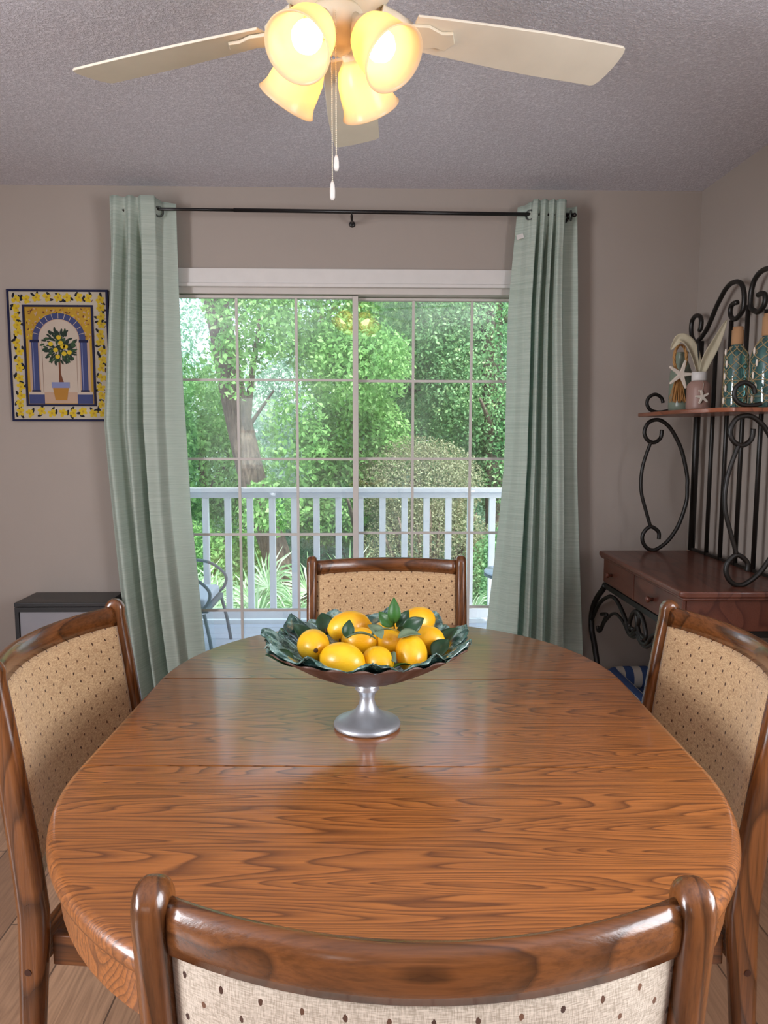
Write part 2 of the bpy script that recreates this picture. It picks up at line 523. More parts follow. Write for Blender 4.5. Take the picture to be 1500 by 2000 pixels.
# ------------------------------------------------------------------ the room
WX0, WX1, WY0, WY1, H = -2.8, 1.55, -3.0, 3.52, 2.44
DX0, DX1, DZ = -0.965, 0.865, 2.0
T = 0.14
b = MB(); b.box(WX0 - T, WX1 + T, WY0 - T, WY1 + T, -0.15, 0.0); struct(b.build('floor', M_floor))
b = MB(); b.box(WX0 - T, WX1 + T, WY0 - T, WY1 + T + 0.35, H, H + 0.3); struct(b.build('ceiling', M_ceil))
b = MB()
b.box(WX0 - T, DX0, WY1, WY1 + T, 0, H); b.box(DX1, WX1 + T, WY1, WY1 + T, 0, H); b.box(DX0, DX1, WY1, WY1 + T, DZ, H)
struct(b.build('wall_front', M_wall, weld=False))
def wall_with_hole(name, axis, at, out, a0, a1, h0, h1, z0, z1):
    b = MB()
    lo, hi = min(at, out), max(at, out)
    for (p, q, r, s) in ((a0, h0, 0, H), (h1, a1, 0, H), (h0, h1, 0, z0), (h0, h1, z1, H)):
        if axis == 'x': b.box(lo, hi, p, q, r, s)
        else: b.box(p, q, lo, hi, r, s)
    return struct(b.build(name, M_wall, weld=False))
wall_with_hole('wall_right', 'x', WX1, WX1 + T, WY0, WY1, -0.4, 0.85, 0.8, 2.1)
wall_with_hole('wall_left', 'x', WX0, WX0 - T, WY0, WY1, -1.1, 0.7, 0.8, 2.1)
wall_with_hole('wall_back', 'y', WY0, WY0 - T, WX0, WX1, -1.75, -1.2, 0.85, 1.85)

def window(name, axis, at, c0, c1, z0, z1):
    e = struct(empty(name, (0, 0, 0)))
    b = MB(); w = 0.05
    def bx(p, q, r, s, d0, d1):
        if axis == 'x': b.box(at + d0, at + d1, p, q, r, s)
        else: b.box(p, q, at + d0, at + d1, r, s)
    sg = 1 if (axis == 'x' and at > 0) else -1
    d0, d1 = sorted((sg * 0.04, sg * 0.09))
    bx(c0, c0 + w, z0, z1, d0, d1); bx(c1 - w, c1, z0, z1, d0, d1)
    bx(c0 + w, c1 - w, z0, z0 + w, d0, d1); bx(c0 + w, c1 - w, z1 - w, z1, d0, d1)
    mz = (z0 + z1) / 2
    bx(c0 + w, c1 - w, mz - 0.02, mz + 0.02, d0, d1)
    b.build('window_frame', M_trim, e, weld=False)
    b = MB()
    bx(c0 + w, c1 - w, z0 + w, z1 - w, sg * 0.065 - 0.003, sg * 0.065 + 0.003)
    b.build('window_pane', M_pane, e)
window('window_1', 'y', WY0, -1.75, -1.2, 0.85, 1.85)
window('window_2', 'x', WX1, -0.4, 0.85, 0.8, 2.1)
window('window_3', 'x', WX0, -1.1, 0.7, 0.8, 2.1)  # unseen window, put in as the opening for the left fill lamp

# baseboards
for nm, (x0, x1, y0, y1) in {'baseboard_right': (WX1 - 0.014, WX1, WY0 + 0.02, WY1 - 0.016), 'baseboard_left': (WX0, WX0 + 0.014, WY0 + 0.02, WY1 - 0.016),
        'baseboard_front': (WX0, DX0 - 0.08, WY1 - 0.014, WY1)}.items():
    b = MB(); b.box(x0, x1, y0, y1, 0, 0.1); struct(b.build(nm, M_trim, bevel=0.004))
b = MB(); b.box(DX1 + 0.08, WX1, WY1 - 0.014, WY1, 0, 0.1); struct(b.build('baseboard_front_right', M_trim, bevel=0.004))

# door casing
b = MB()
b.box(DX0 - 0.075, DX1 + 0.075, WY1 - 0.02, WY1, DZ - 0.005, 2.078)
b.box(DX0 - 0.075, DX1 + 0.075, WY1 - 0.028, WY1 - 0.02, DZ - 0.005, DZ + 0.012)
b.box(DX0 - 0.075, DX0, WY1 - 0.02, WY1, 0, DZ - 0.005); b.box(DX1, DX1 + 0.075, WY1 - 0.02, WY1, 0, DZ - 0.005)
struct(b.build('trim_1', M_trim, bevel=0.003, weld=False))

door = struct(empty('door_1', (0, WY1, 0)))
b = MB()
b.box(DX0, DX1, 0.0, 0.13, DZ - 0.032, DZ); b.box(DX0, DX0 + 0.03, 0.0, 0.13, 0, DZ - 0.032); b.box(DX1 - 0.03, DX1, 0.0, 0.13, 0, DZ - 0.032)
b.box(DX0, DX1, 0.0, 0.13, 0.0, 0.025)
b.build('door_frame', M_doorf, door, bevel=0.002, weld=False)
def panel(x0, x1, y, cols, nm, sl, sr):
    b = MB(); t = 0.016
    zt = DZ - 0.036
    b.box(x0, x0 + sl, y - t, y + t, 0.03, zt); b.box(x1 - sr, x1, y - t, y + t, 0.03, zt)
    b.box(x0 + sl, x1 - sr, y - t, y + t, 0.03, 0.10); b.box(x0 + sl, x1 - sr, y - t, y + t, zt - 0.012, zt)
    f = b.build(nm, M_doorf, door, bevel=0.0015, weld=False)
    g = MB()
    for c in cols: g.box(c - 0.006, c + 0.006, y - 0.008, y + 0.004, 0.10, zt - 0.012)
    for z in (1.578, 1.207, 0.845, 0.474): g.box(x0 + sl, x1 - sr, y - 0.0075, y + 0.0035, z - 0.006, z + 0.006)
    g.build('muntin_grid', M_doorf, f, weld=False)
    g = MB(); g.box(x0 + sl, x1 - sr, y + 0.005, y + 0.009, 0.10, zt - 0.012)
    g.build('glass_pane', M_pane, f)
panel(DX0 + 0.03, -0.036, 0.035, (-0.602, -0.325), 'sliding_panel', 0.06, 0.026)
panel(-0.060, DX1 - 0.03, 0.085, (0.226, 0.505), 'fixed_panel', 0.024, 0.06)

# ------------------------------------------------------------------ outside
b = MB(); b.box(-4.0, 4.0, WY1 + T, 5.22, -0.16, -0.03); struct(b.build('deck', M_deck))
b = MB(); b.box(-4.0, 4.0, 5.22, 5.26, -0.22, 0.0); struct(b.build('trim_2', M_rail))
b = MB(); b.box(-40, 40, 5.4, 45, -1.5, -1.3); struct(b.build('ground', M_ground))

rail = tag(empty('deck_railing', (0, 5.12, -0.03)), 'white painted wooden railing with square balusters along the far edge of the deck', 'railing')
b = MB(); b.box(-3.6, 3.6, -0.045, 0.045, 0.955, 0.985); b.box(-3.6, 3.6, -0.018, 0.018, 0.915, 0.955); b.build('top_rail', M_rail, rail, bevel=0.004, weld=False)
b = MB(); b.box(-3.6, 3.6, -0.02, 0.02, 0.07, 0.135); b.build('bottom_rail', M_rail, rail, bevel=0.003)
bal = None
x = -3.55 + 0.005
k = 0
while x < 3.6:
    if bal is None:
        b = MB(); b.box(-0.021, 0.021, -0.0195, 0.0195, 0.135, 0.915)
        bal = b.build('baluster', M_rail, rail, bevel=0.002); bal.location.x = x
    else:
        c = bal.copy(); COL.objects.link(c); c.parent = rail; c.location.x = x
    x += 0.1525
for x in (-3.62, 3.62):
    b = MB(); b.box(x - 0.045, x + 0.045, -0.045, 0.045, 0.0, 1.05); b.build('post', M_rail, rail, bevel=0.004)

# ---- foliage
def leaf_cloud(name, mat, parent, blobs, count, size, seed, droop=0.3):
    count = int(count * 6.0); size = size * 0.43
    """blobs: (cx,cy,cz, rx,ry,rz, weight); every leaf is a folded diamond of four triangles"""
    rg = np.random.default_rng(seed)
    wts = np.array([q[6] for q in blobs]); wts = wts / wts.sum()
    idx = rg.choice(len(blobs), count, p=wts)
    B = np.array([q[:6] for q in blobs])[idx]
    d = rg.normal(size=(count, 3)); d /= np.linalg.norm(d, axis=1)[:, None]
    rad = rg.uniform(0.35, 1.0, count) ** 0.5
    P = B[:, :3] + d * rad[:, None] * B[:, 3:6]
    a = rg.normal(size=(count, 3)); a[:, 2] -= droop; a /= np.linalg.norm(a, axis=1)[:, None]
    nrm = rg.normal(size=(count, 3)) * 0.8 + d * 0.6 + np.array([0, -0.35, 0.55])
    s = np.cross(a, nrm); s /= np.linalg.norm(s, axis=1)[:, None]
    nn = np.cross(s, a)
    L = size * rg.uniform(0.6, 1.35, count)[:, None]
    W = L * rg.uniform(0.18, 0.34, count)[:, None]
    base = P; tip = P + a * L
    mid1 = P + a * L * 0.45 + s * W + nn * L * 0.08
    mid2 = P + a * L * 0.45 - s * W + nn * L * 0.08
    V = np.stack([base, mid1, tip, mid2], 1).reshape(-1, 3)
    F = np.arange(count * 4).reshape(-1, 4)
    tri = np.stack([F[:, [0, 1, 2]], F[:, [0, 2, 3]]], 1).reshape(-1, 3)
    me = bpy.data.meshes.new(name)
    me.vertices.add(len(V)); me.vertices.foreach_set('co', V.ravel().astype(np.float32))
    me.loops.add(tri.size); me.loops.foreach_set('vertex_index', tri.ravel().astype(np.int32))
    me.polygons.add(len(tri)); me.polygons.foreach_set('loop_start', np.arange(0, tri.size, 3, dtype=np.int32)); me.polygons.foreach_set('loop_total', np.full(len(tri), 3, dtype=np.int32))
    me.update(calc_edges=True); me.validate()
    me.materials.append(mat)
    o = bpy.data.objects.new(name, me); COL.objects.link(o)
    if parent: o.parent = parent
    return o

def branchy(parent, path, r0, r1, twigs, seed):
    rg = random.Random(seed)
    b = MB()
    pts = smooth_path(path, 5)
    N = len(pts)
    b.tube(pts, [r0 + (r1 - r0) * i / (N - 1) for i in range(N)], 12)
    b.build('trunk', M_bark, parent, smooth=True)
    for _ in range(min(twigs, 2)):
        i = rg.randint(N // 3, N - 1)
        p = pts[i]
        d = Vector((rg.uniform(-1, 1), rg.uniform(-0.6, 0.6), rg.uniform(0.2, 0.9))).normalized() * rg.uniform(0.9, 2.0)
        q = [p, p + d * 0.4 + Vector((0, 0, 0.08)), p + d]
        b = MB(); b.tube(smooth_path(q, 4), [0.05 * (1 - j / 9) + 0.008 for j in range(9)], 7)
        b.build('branch', M_bark, parent, smooth=True)

def tree(name, base, label, mat, trunk, r0, r1, blobs, count, size, seed, twigs=5):
    e = tag(empty(name, base), label, 'tree')
    branchy(e, trunk, r0, r1, twigs, seed)
    leaf_cloud('foliage', mat, e, blobs, count, size, seed)
    return e

# leaning trunk behind the left glass, crown across the top
tree('leaning_tree', (-0.45, 8.0, -1.3), 'tall tree with a thick leaning grey trunk seen through the left glass', M_leafA,
     [(0.0, 0, 0), (-0.33, 0, 0.7), (-0.55, 0, 1.4), (-0.76, 0, 2.1), (-0.97, 0, 3.1), (-1.1, 0, 3.9), (-1.35, 0, 5.2)], 0.17, 0.12,
     [(-0.9, -0.45, 4.3, 0.5, 0.2, 0.4, .22), (-0.5, -0.45, 1.9, 0.35, 0.2, 0.3, .16), (-0.9, -0.4, 3.3, 0.3, 0.2, 0.35, .06), (-0.2, 0.6, 4.3, 0.9, 0.7, 0.9, 1), (0.3, 0.4, 3.4, 0.7, 0.6, 0.55, 0.6), (-1.6, 0.6, 2.9, 0.5, 0.5, 0.6, 0.25), (-0.65, -0.5, 3.85, 0.5, 0.2, 0.6, 0.3), (-0.25, -0.5, 2.6, 0.35, 0.2, 0.5, 0.14), (0.5, 0.8, 4.8, 1.0, 0.8, 0.7, 0.8)], 4200, 0.15, 3)
tree('young_tree', (-2.0, 9.2, -1.3), 'bushy young tree with bright yellow-green leaves left of the leaning trunk', M_leafA,
     [(0, 0, 0), (0.05, 0, 1.2), (-0.05, 0, 2.5)], 0.07, 0.04,
     [(0.0, -0.2, 2.2, 0.85, 0.6, 0.6, 1), (0.2, 0, 1.4, 0.8, 0.6, 0.6, 0.8), (-0.1, 0.1, 2.9, 0.6, 0.5, 0.4, 0.35)], 3600, 0.14, 5)
tree('leafy_tree', (-0.15, 9.4, -1.3), 'leafy bright green tree in the middle behind the railing', M_leafA,
     [(0, 0, 0), (0.1, 0, 1.3), (0.0, 0, 3.2)], 0.08, 0.05,
     [(0.0, 0, 2.5, 0.75, 0.6, 0.7, 1), (-0.2, 0, 1.7, 0.7, 0.5, 0.5, 0.7), (0.1, 0, 3.5, 0.6, 0.5, 0.4, 0.5)], 4200, 0.15, 6)
tree('vine_covered_tree', (1.5, 9.6, -1.3), 'dark trunk wrapped in climbing vines at the right of the door', M_leafC,
     [(0.25, 0, 0), (0.2, 0, 2), (0.1, 0, 4), (0.15, 0, 5.6)], 0.17, 0.12,
     [(0.1, 0, 3.6, 0.95, 0.6, 1.3, 1.2), (-0.6, 0.2, 4.1, 0.8, 0.6, 0.9, 0.7), (0.5, 0.1, 2.2, 0.6, 0.5, 0.9, 0.6), (-0.4, 0.4, 2.6, 0.8, 0.5, 0.7, 0.5)], 9000, 0.12, 7)
tree('sunlit_tree', (0.75, 11.2, -1.3), 'sunlit yellow-green tree beyond the top of the right glass', M_leafC,
     [(0, 0, 0), (0, 0, 2.5), (0.1, 0, 5.0)], 0.11, 0.06,
     [(-0.1, 0, 4.7, 1.1, 0.8, 1.1, 1), (0.3, 0, 3.4, 1.0, 0.8, 0.8, 0.8), (-0.6, 0.2, 3.9, 0.8, 0.6, 0.8, 0.6)], 6500, 0.15, 8)
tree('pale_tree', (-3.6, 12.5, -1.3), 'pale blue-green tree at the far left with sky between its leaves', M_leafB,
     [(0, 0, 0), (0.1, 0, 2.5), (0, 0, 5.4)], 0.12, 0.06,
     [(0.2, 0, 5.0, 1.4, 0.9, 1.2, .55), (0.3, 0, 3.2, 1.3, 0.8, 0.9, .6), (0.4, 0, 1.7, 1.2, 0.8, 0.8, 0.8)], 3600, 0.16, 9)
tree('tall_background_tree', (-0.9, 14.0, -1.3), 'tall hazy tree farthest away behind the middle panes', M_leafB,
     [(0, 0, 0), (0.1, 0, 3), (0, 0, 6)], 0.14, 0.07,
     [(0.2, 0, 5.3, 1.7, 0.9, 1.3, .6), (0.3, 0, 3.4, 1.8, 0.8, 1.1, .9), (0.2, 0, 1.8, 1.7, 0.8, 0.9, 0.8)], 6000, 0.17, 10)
tree('ivy_tree', (2.9, 11.8, -1.3), 'blue-green ivy-hung tree at the far right edge of the glass', M_leafB,
     [(0, 0, 0), (-0.1, 0, 3), (0, 0, 6)], 0.15, 0.09,
     [(-0.2, 0, 4.9, 1.2, 0.8, 1.3, 1), (-0.3, 0, 3.0, 1.1, 0.8, 1.1, 1), (-0.3, 0, 1.5, 1.0, 0.8, 0.9, 0.9), (-1.1, 0.4, 2.2, 0.8, 0.5, 0.8, 0.7), (-1.5, 0.8, 4.4, 1.2, 0.7, 1.3, 0.9)], 9500, 0.15, 11)

def shrub(name, base, label, mat, blobs, count, size, seed, stems=7):
    e = tag(empty(name, base), label, 'shrub')
    rg = random.Random(seed)
    b = MB()
    for _ in range(stems):
        dx, dy, h = rg.uniform(-.6, .6), rg.uniform(-.3, .3), rg.uniform(.8, 1.8)
        b.tube(smooth_path([(dx * .2, dy * .2, 0), (dx * .5, dy, h * .5), (dx, dy, h)], 4), [0.02] * 8 + [0.006], 6)
    b.build('stems', M_bark, e, smooth=True)
    leaf_cloud('foliage', mat, e, blobs, count, size, seed)
    return e
shrub('brush_thicket', (0.75, 8.8, -1.3), 'tangled olive-brown brush behind the right half of the railing', M_leafD,
      [(0, 0, 1.0, 0.9, 0.5, 0.9, 1), (-0.1, 0.2, 2.0, 0.8, 0.5, 0.6, 0.7)], 8000, 0.07, 21, 22)
shrub('vine_shrub', (1.7, 8.2, -1.3), 'green shrub low behind the railing at the far right', M_leafC,
      [(0, 0, 0.9, 0.6, 0.5, 0.8, 1)], 3000, 0.1, 22, 8)
shrub('undergrowth_shrub', (-2.0, 8.0, -1.3), 'bright green undergrowth low behind the left of the railing', M_leafA,
      [(0, 0, 0.9, 0.8, 0.5, 0.8, 1)], 2600, 0.12, 23, 8)
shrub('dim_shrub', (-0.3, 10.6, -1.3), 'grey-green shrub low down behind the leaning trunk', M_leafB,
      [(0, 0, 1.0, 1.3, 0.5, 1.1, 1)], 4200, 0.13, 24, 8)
shrub('hedge_shrub', (3.1, 14.5, -1.3), 'wide hedge closing the view behind all the trees on the right', M_leafC,
      [(0, 0, 1.6, 2.6, 0.6, 1.9, 1), (-1.4, 0, 3.6, 2.2, 0.6, 1.3, .9)], 9000, 0.19, 25, 8)
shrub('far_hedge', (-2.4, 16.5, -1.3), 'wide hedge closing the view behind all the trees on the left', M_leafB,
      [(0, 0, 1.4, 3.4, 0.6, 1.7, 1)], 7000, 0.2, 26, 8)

def palmetto(base, label, fronds, seed, spread=1.0):
    e = tag(empty('palmetto', base), label, 'palm', 'palmettos behind the railing')
    rg = random.Random(seed)
    for i in range(fronds):
        az = 2 * PI * i / fronds + rg.uniform(-.3, .3)
        el = rg.uniform(0.5, 1.25)
        Ls = rg.uniform(0.5, 0.85) * spread
        d = Vector((math.cos(az) * math.cos(el), math.sin(az) * math.cos(el), math.sin(el)))
        hub = d * Ls
        b = MB()
        b.tube(smooth_path([(0, 0, 0), tuple(hub * .5 + Vector((0, 0, .04))), tuple(hub)], 3), 0.008, 5)
        side = d.cross(Vector((0, 0, 1))).normalized()
        upv = side.cross(d)
        nb = 24
        for k in range(nb):
            a = math.radians(-115 + 230 * k / (nb - 1))
            dirv = (d * math.cos(a) + side * math.sin(a)).normalized()
            Lb = rg.uniform(0.42, 0.58) * spread * (1 - 0.25 * abs(a) / 2)
            w = dirv.cross(upv).normalized() * 0.013
            p1 = hub + dirv * Lb * .5 + upv * 0.02
            p2 = hub + dirv * Lb + Vector((0, 0, -0.10 * spread * rg.uniform(.3, 1.6)))
            o = upv * 0.004
            b.add([hub - w * .3, hub + w * .3, p1 + w + o, p2, p1 - w + o, p1 - o], [(0, 1, 2, 5), (0, 5, 4), (5, 2, 3), (5, 3, 4)])
        b.build('frond', M_palm, e, weld=False)
    return e
palmetto((-1.15, 6.9, -1.0), 'spiky palmetto with long pale blades left of the leaning trunk', 13, 31, 1.15)
palmetto((-1.65, 6.2, -1.0), 'palmetto at the left edge of the glass, behind the wrought iron chair', 11, 32, 1.1)
palmetto((-0.35, 7.4, -1.2), 'palmetto just right of the leaning trunk', 11, 33, 1.2)
palmetto((-1.05, 6.35, -1.15), 'palmetto low in front of the leaning trunk, nearest the railing', 12, 35, 1.05)
palmetto((0.55, 7.4, -1.25), 'palmetto behind the far dining chair, right of the door mullion', 10, 34, 1.1)

# patio furniture on the deck
pc = tag(empty('patio_chair', (-1.17, 4.55, -0.03), -PI / 2), 'grey wrought iron patio chair on the deck, half behind the left curtain', 'chair')
M_pgrey = plain('grey_wrought_iron', '6f7b80', 0.5)
M_pseat = plain('pale_cushion', 'c9d2dc', 0.9)
for s in (0, 1):
    x_ = 0.255 - s * 0.51
    b = MB()
    b.tube(smooth_path([(x_, -0.2, 0.49), (x_, 0.0, 0.535), (x_, 0.15, 0.52), (x_, 0.25, 0.44), (x_, 0.24, 0.36), (x_, 0.17, 0.31), (x_, 0.1, 0.33), (x_, 0.1, 0.38)], 5), 0.010, 8)
    b.build('arm', M_pgrey, pc, smooth=True)
    for yy in (-0.2, 0.22):
        b = MB(); b.tube([(x_ , yy, 0.30), (x_ * 1.06, yy * 1.15, 0.15), (x_ * 1.1, yy * 1.25, 0)], 0.011, 8); b.build('leg', M_pgrey, pc, smooth=True)
b = MB()
for k in range(9):
    a = -0.22 + 0.055 * k
    b.tube(smooth_path([(a, -0.22, 0.30), (a * 0.9, -0.27, 0.6), (a * .8, -0.30, 0.80 + 0.05 * math.cos(a * 6))], 4), 0.005, 6)
b.tube(smooth_path([(-0.24, -0.22, 0.3), (-0.24, -0.27, .6), (-.15, -.30, .84), (0, -.31, .88), (.15, -.30, .84), (.24, -.27, .6), (.24, -.22, .3)], 5), 0.010, 8)
b.build('backrest', M_pgrey, pc, smooth=True, weld=False)
b = MB(); b.box(-0.24, 0.24, -0.22, 0.24, 0.30, 0.325); b.build('seat_frame', M_pgrey, pc, bevel=0.006)
b = MB(); b.box(-0.22, 0.22, -0.2, 0.22, 0.325, 0.385); b.build('cushion', M_pseat, pc, bevel=0.02, seg=3)

pt = tag(empty('patio_table', (0.92, 4.4, -0.03)), 'round glass patio table on the deck, half behind the right curtain', 'table')
M_ptop = plain('pale_glass_top', 'c3d0e2', 0.1, spec=0.8)
b = MB(); b.lathe([(0.20, 0.52), (0.208, 0.53), (0.20, 0.54)], 40); b.build('tabletop', M_ptop, pt, smooth=True)
b = MB(); b.tube([(0.2 * math.cos(t), 0.2 * math.sin(t), 0.512) for t in np.linspace(0, 2 * PI, 33)[:-1]], 0.008, 6, closed=True); b.build('rim', M_pgrey, pt, smooth=True)
for k in range(3):
    a = 2 * PI * k / 3 + 2.6
    b = MB(); b.tube(smooth_path([(0.17 * math.cos(a), 0.17 * math.sin(a), .51), (0.07 * math.cos(a), .07 * math.sin(a), .3), (0.18 * math.cos(a), .18 * math.sin(a), 0)], 6), 0.007, 6); b.build('leg', M_pgrey, pt, smooth=True)

# ------------------------------------------------------------------ dining table
R_T, HALF = 0.551, 0.2325
table = tag(empty('dining_table', (0.052, 1.475, 0), math.radians(-1.7)), 'oval golden oak dining table with one leaf in the middle of the room', 'table')
EDGE = [(0.022, 0.716), (0.009, 0.718), (0.002, 0.724), (0.0, 0.731), (0.001, 0.739), (0.004, 0.745), (0.009, 0.749), (0.015, 0.7505)]
def half_top(sign):
    b = MB(); n = 64; vs = []
    for ins, z in EDGE:
        for k in range(n + 1):
            a = PI * k / n
            vs.append(((R_T - ins) * math.cos(a), sign * (HALF + 0.0022 + (R_T - ins) * math.sin(a)), z))
    m_ = n + 1; fs = []
    for i in range(len(EDGE) - 1):
        for k in range(m_):
            k2 = (k + 1) % m_
            fs.append((i * m_ + k, i * m_ + k2, (i + 1) * m_ + k2, (i + 1) * m_ + k))
    fs.append(tuple(range(m_))); fs.append(tuple((len(EDGE) - 1) * m_ + k for k in range(m_)))
    b.add(vs, fs)
    o = b.build('tabletop', M_top, table, smooth=True)
    md = o.modifiers.new('edge', 'EDGE_SPLIT'); md.split_angle = math.radians(40)
    return o
half_top(1); half_top(-1)
b = MB(); vs = []; fs = []
for ins, z in EDGE:
    vs += [(-R_T + ins, -HALF + 0.0022, z), (R_T - ins, -HALF + 0.0022, z), (R_T - ins, HALF - 0.0022, z), (-R_T + ins, HALF - 0.0022, z)]
for i in range(len(EDGE) - 1):
    for k in range(4):
        k2 = (k + 1) % 4
        fs.append((i * 4 + k, i * 4 + k2, (i + 1) * 4 + k2, (i + 1) * 4 + k))
L_ = (len(EDGE) - 1) * 4
fs += [(0, 1, 2, 3), (L_, L_ + 1, L_ + 2, L_ + 3)]
b.add(vs, fs); o = b.build('table_leaf', M_top, table, smooth=True)
md = o.modifiers.new('edge', 'EDGE_SPLIT'); md.split_angle = math.radians(40)
def stadium(r, n=40):
    return [(r * math.cos(PI * k / n), HALF + r * math.sin(PI * k / n)) for k in range(n + 1)] + [(-r * math.cos(PI * k / n), -HALF - r * math.sin(PI * k / n)) for k in range(n + 1)]
b = MB()
o1, o2 = stadium(0.536), stadium(0.512)
N = len(o1); vs = [(p[0], p[1], z) for z in (0.656, 0.717) for p in o1] + [(p[0], p[1], z) for z in (0.656, 0.717) for p in o2]
fs = []
for k in range(N):
    k2 = (k + 1) % N
    fs += [(k, k2, N + k2, N + k), (2 * N + k, 3 * N + k, 3 * N + k2, 2 * N + k2), (k, 2 * N + k, 2 * N + k2, k2), (N + k, N + k2, 3 * N + k2, 3 * N + k)]
b.add(vs, fs); b.build('apron', M_top, table)
b = MB(); b.lathe([(0.17, 0.655), (0.17, 0.711), (0.09, 0.7115)], 24, cap1=True)
b.lathe([(0.12, 0.09), (0.12, 0.14), (0.085, 0.2), (0.07, 0.3), (0.1, 0.42), (0.105, 0.5), (0.07, 0.58), (0.13, 0.655)], 32)
b.build('pedestal', M_tabz, table, smooth=True, weld=False)
for k in range(4):
    a = PI / 4 + PI / 2 * k
    Mx = Matrix.Rotation(a, 4, 'Z')
    b = MB(); b.prism([(0.09, 0.10), (0.09, 0.20), (0.2, 0.19), (0.32, 0.11), (0.42, 0.05), (0.44, 0.0), (0.37, 0.0), (0.3, 0.05), (0.2, 0.09)], -0.035, 0.035, 'y', M=Mx)
    b.build('foot', M_tabz, table, bevel=0.008)

# ------------------------------------------------------------------ dining chairs
SP = 0.25
BOW = 0.064
def ypost(z):
    return -0.062 * max(0.0, (z - 0.42) / 0.49) ** 1.25 - 0.025 * max(0.0, (0.42 - z) / 0.42)
def yback(x, z):
    return ypost(z) - BOW * (1 - min(1.0, (x / (SP - 0.01)) ** 2))
M_plug = plain('dark_plug', '3a1a0c', 0.5)
def chair_proto():
    e = empty('dining_chair', (0, 0, 0))
    # rear posts, each one piece from floor to rounded top
    for s in (-1, 1):
        out = []
        zs = [0.0, 0.1, 0.2, 0.3, 0.38, 0.44, 0.5, 0.58, 0.66, 0.74, 0.82, 0.885]
        dep = lambda z: 0.036 + 0.022 * min(1, z / 0.42) if z < 0.42 else 0.058 - 0.010 * (z - 0.42) / 0.48
        fr = [(ypost(z) + dep(z) / 2, z) for z in zs]
        bk = [(ypost(z) - dep(z) / 2, z) for z in zs]
        c = ypost(0.885); rr = dep(0.88) / 2
        cap = [(c + rr * math.cos(t), 0.895 + rr * 1.1 * math.sin(t)) for t in np.linspace(0.15, PI - 0.15, 9)]
        outline = fr + cap + bk[::-1]
        b = MB()
        xin = s * (SP - 0.0175)
        b.prism(outline, xin, xin + s * 0.035, 'x')
        b.build('rear_post', M_cz, e, bevel=0.0145, seg=4)
        for zz in (0.328,):
            b = MB(); Mx = Matrix.Translation((s * (SP + 0.0176), ypost(zz) - 0.002, zz)) @ Matrix.Rotation(PI / 2, 4, 'Y')
            b.lathe([(0.0065, -0.0012), (0.0065, 0.0012)], 14, M=Mx); b.build('dowel_plug', M_plug, e)
    # curved top rail
    xs = np.linspace(-(SP - 0.0165), SP - 0.0165, 33)
    prof = [(-0.014, -0.004), (-0.0155, 0.010), (-0.015, 0.024), (-0.012, 0.036), (-0.006, 0.044), (0.001, 0.047), (0.008, 0.045), (0.0125, 0.039), (0.0135, 0.026), (0.012, 0.0)]
    b = MB(); vs = []; fs = []
    for x in xs:
        for dy, dz in prof:
            z = 0.858 + dz
            vs.append((x, yback(x, z) + dy, z))
    n = len(prof)
    for i in range(len(xs) - 1):
        for k in range(n):
            k2 = (k + 1) % n
            fs.append((i * n + k, i * n + k2, (i + 1) * n + k2, (i + 1) * n + k))
    fs += [tuple(range(n)), tuple((len(xs) - 1) * n + k for k in range(n))]
    b.add(vs, fs); b.build('top_rail', M_cx, e, smooth=True)
    # upholstered back, padded both ways
    def pad(u, v):
        # closed tube in cross section: v runs round front and back
        x = -(SP - 0.0175) + (2 * SP - 0.035) * u
        return x
    b = MB(); nu, nv = 40, 30; z0, z1 = 0.50, 0.861
    def front(u, v):
        x = (2 * u - 1) * (SP - 0.0175); z = z0 + (z1 - z0) * v
        ed = min(1.0, min(u, 1 - u) * 9) ** 0.5 * min(1.0, min(v, 1 - v) * 11) ** 0.5
        return (x, yback(x, z) + 0.011 + 0.016 * ed, z)
    def back(u, v):
        x = (2 * u - 1) * (SP - 0.0175); z = z0 + (0.858 - z0) * v
        ed = min(1.0, min(u, 1 - u) * 9) ** 0.5 * min(1.0, min(v, 1 - v) * 11) ** 0.5
        return (x, yback(x, z) - 0.006 - 0.007 * ed, z)
    b.grid(front, nu, nv); bq = MB(); bq.grid(lambda u, v: (back(u, v)[0], back(u, v)[1] - 0.0012, back(u, v)[2]), nu, nv); bq.build('daylit_back_cover', M_fabb, e, smooth=True, solid=0.001); b.grid(back, nu, nv)  # the extra thin layer carries the cool-daylight tint of the back
    o2 = nu * nv; fs = []
    for i in range(nu - 1):
        fs.append((i, i + 1, o2 + i + 1, o2 + i)); t = (nv - 1) * nu
        fs.append((t + i, t + i + 1, o2 + t + i + 1, o2 + t + i))
    for j in range(nv - 1):
        fs.append((j * nu, (j + 1) * nu, o2 + (j + 1) * nu, o2 + j * nu)); t = nu - 1
        fs.append((j * nu + t, (j + 1) * nu + t, o2 + (j + 1) * nu + t, o2 + j * nu + t))
    b.f += [tuple(f) for f in fs]; b.mi += [0] * len(fs)
    b.build('backrest', M_fab, e, smooth=True)
    b = MB(); vs = []; fs = []
    for x in xs:
        for dy, dz in ((-0.012, 0.0), (-0.012, 0.04), (0.012, 0.04), (0.012, 0.0)):
            vs.append((x, yback(x, 0.48) * 1.0 + dy, 0.462 + dz))
    for i in range(len(xs) - 1):
        for k in range(4):
            k2 = (k + 1) % 4; fs.append((i * 4 + k, i * 4 + k2, (i + 1) * 4 + k2, (i + 1) * 4 + k))
    fs += [(0, 1, 2, 3), tuple((len(xs) - 1) * 4 + k for k in range(4))]
    b.add(vs, fs); b.build('lower_back_rail', M_cx, e)
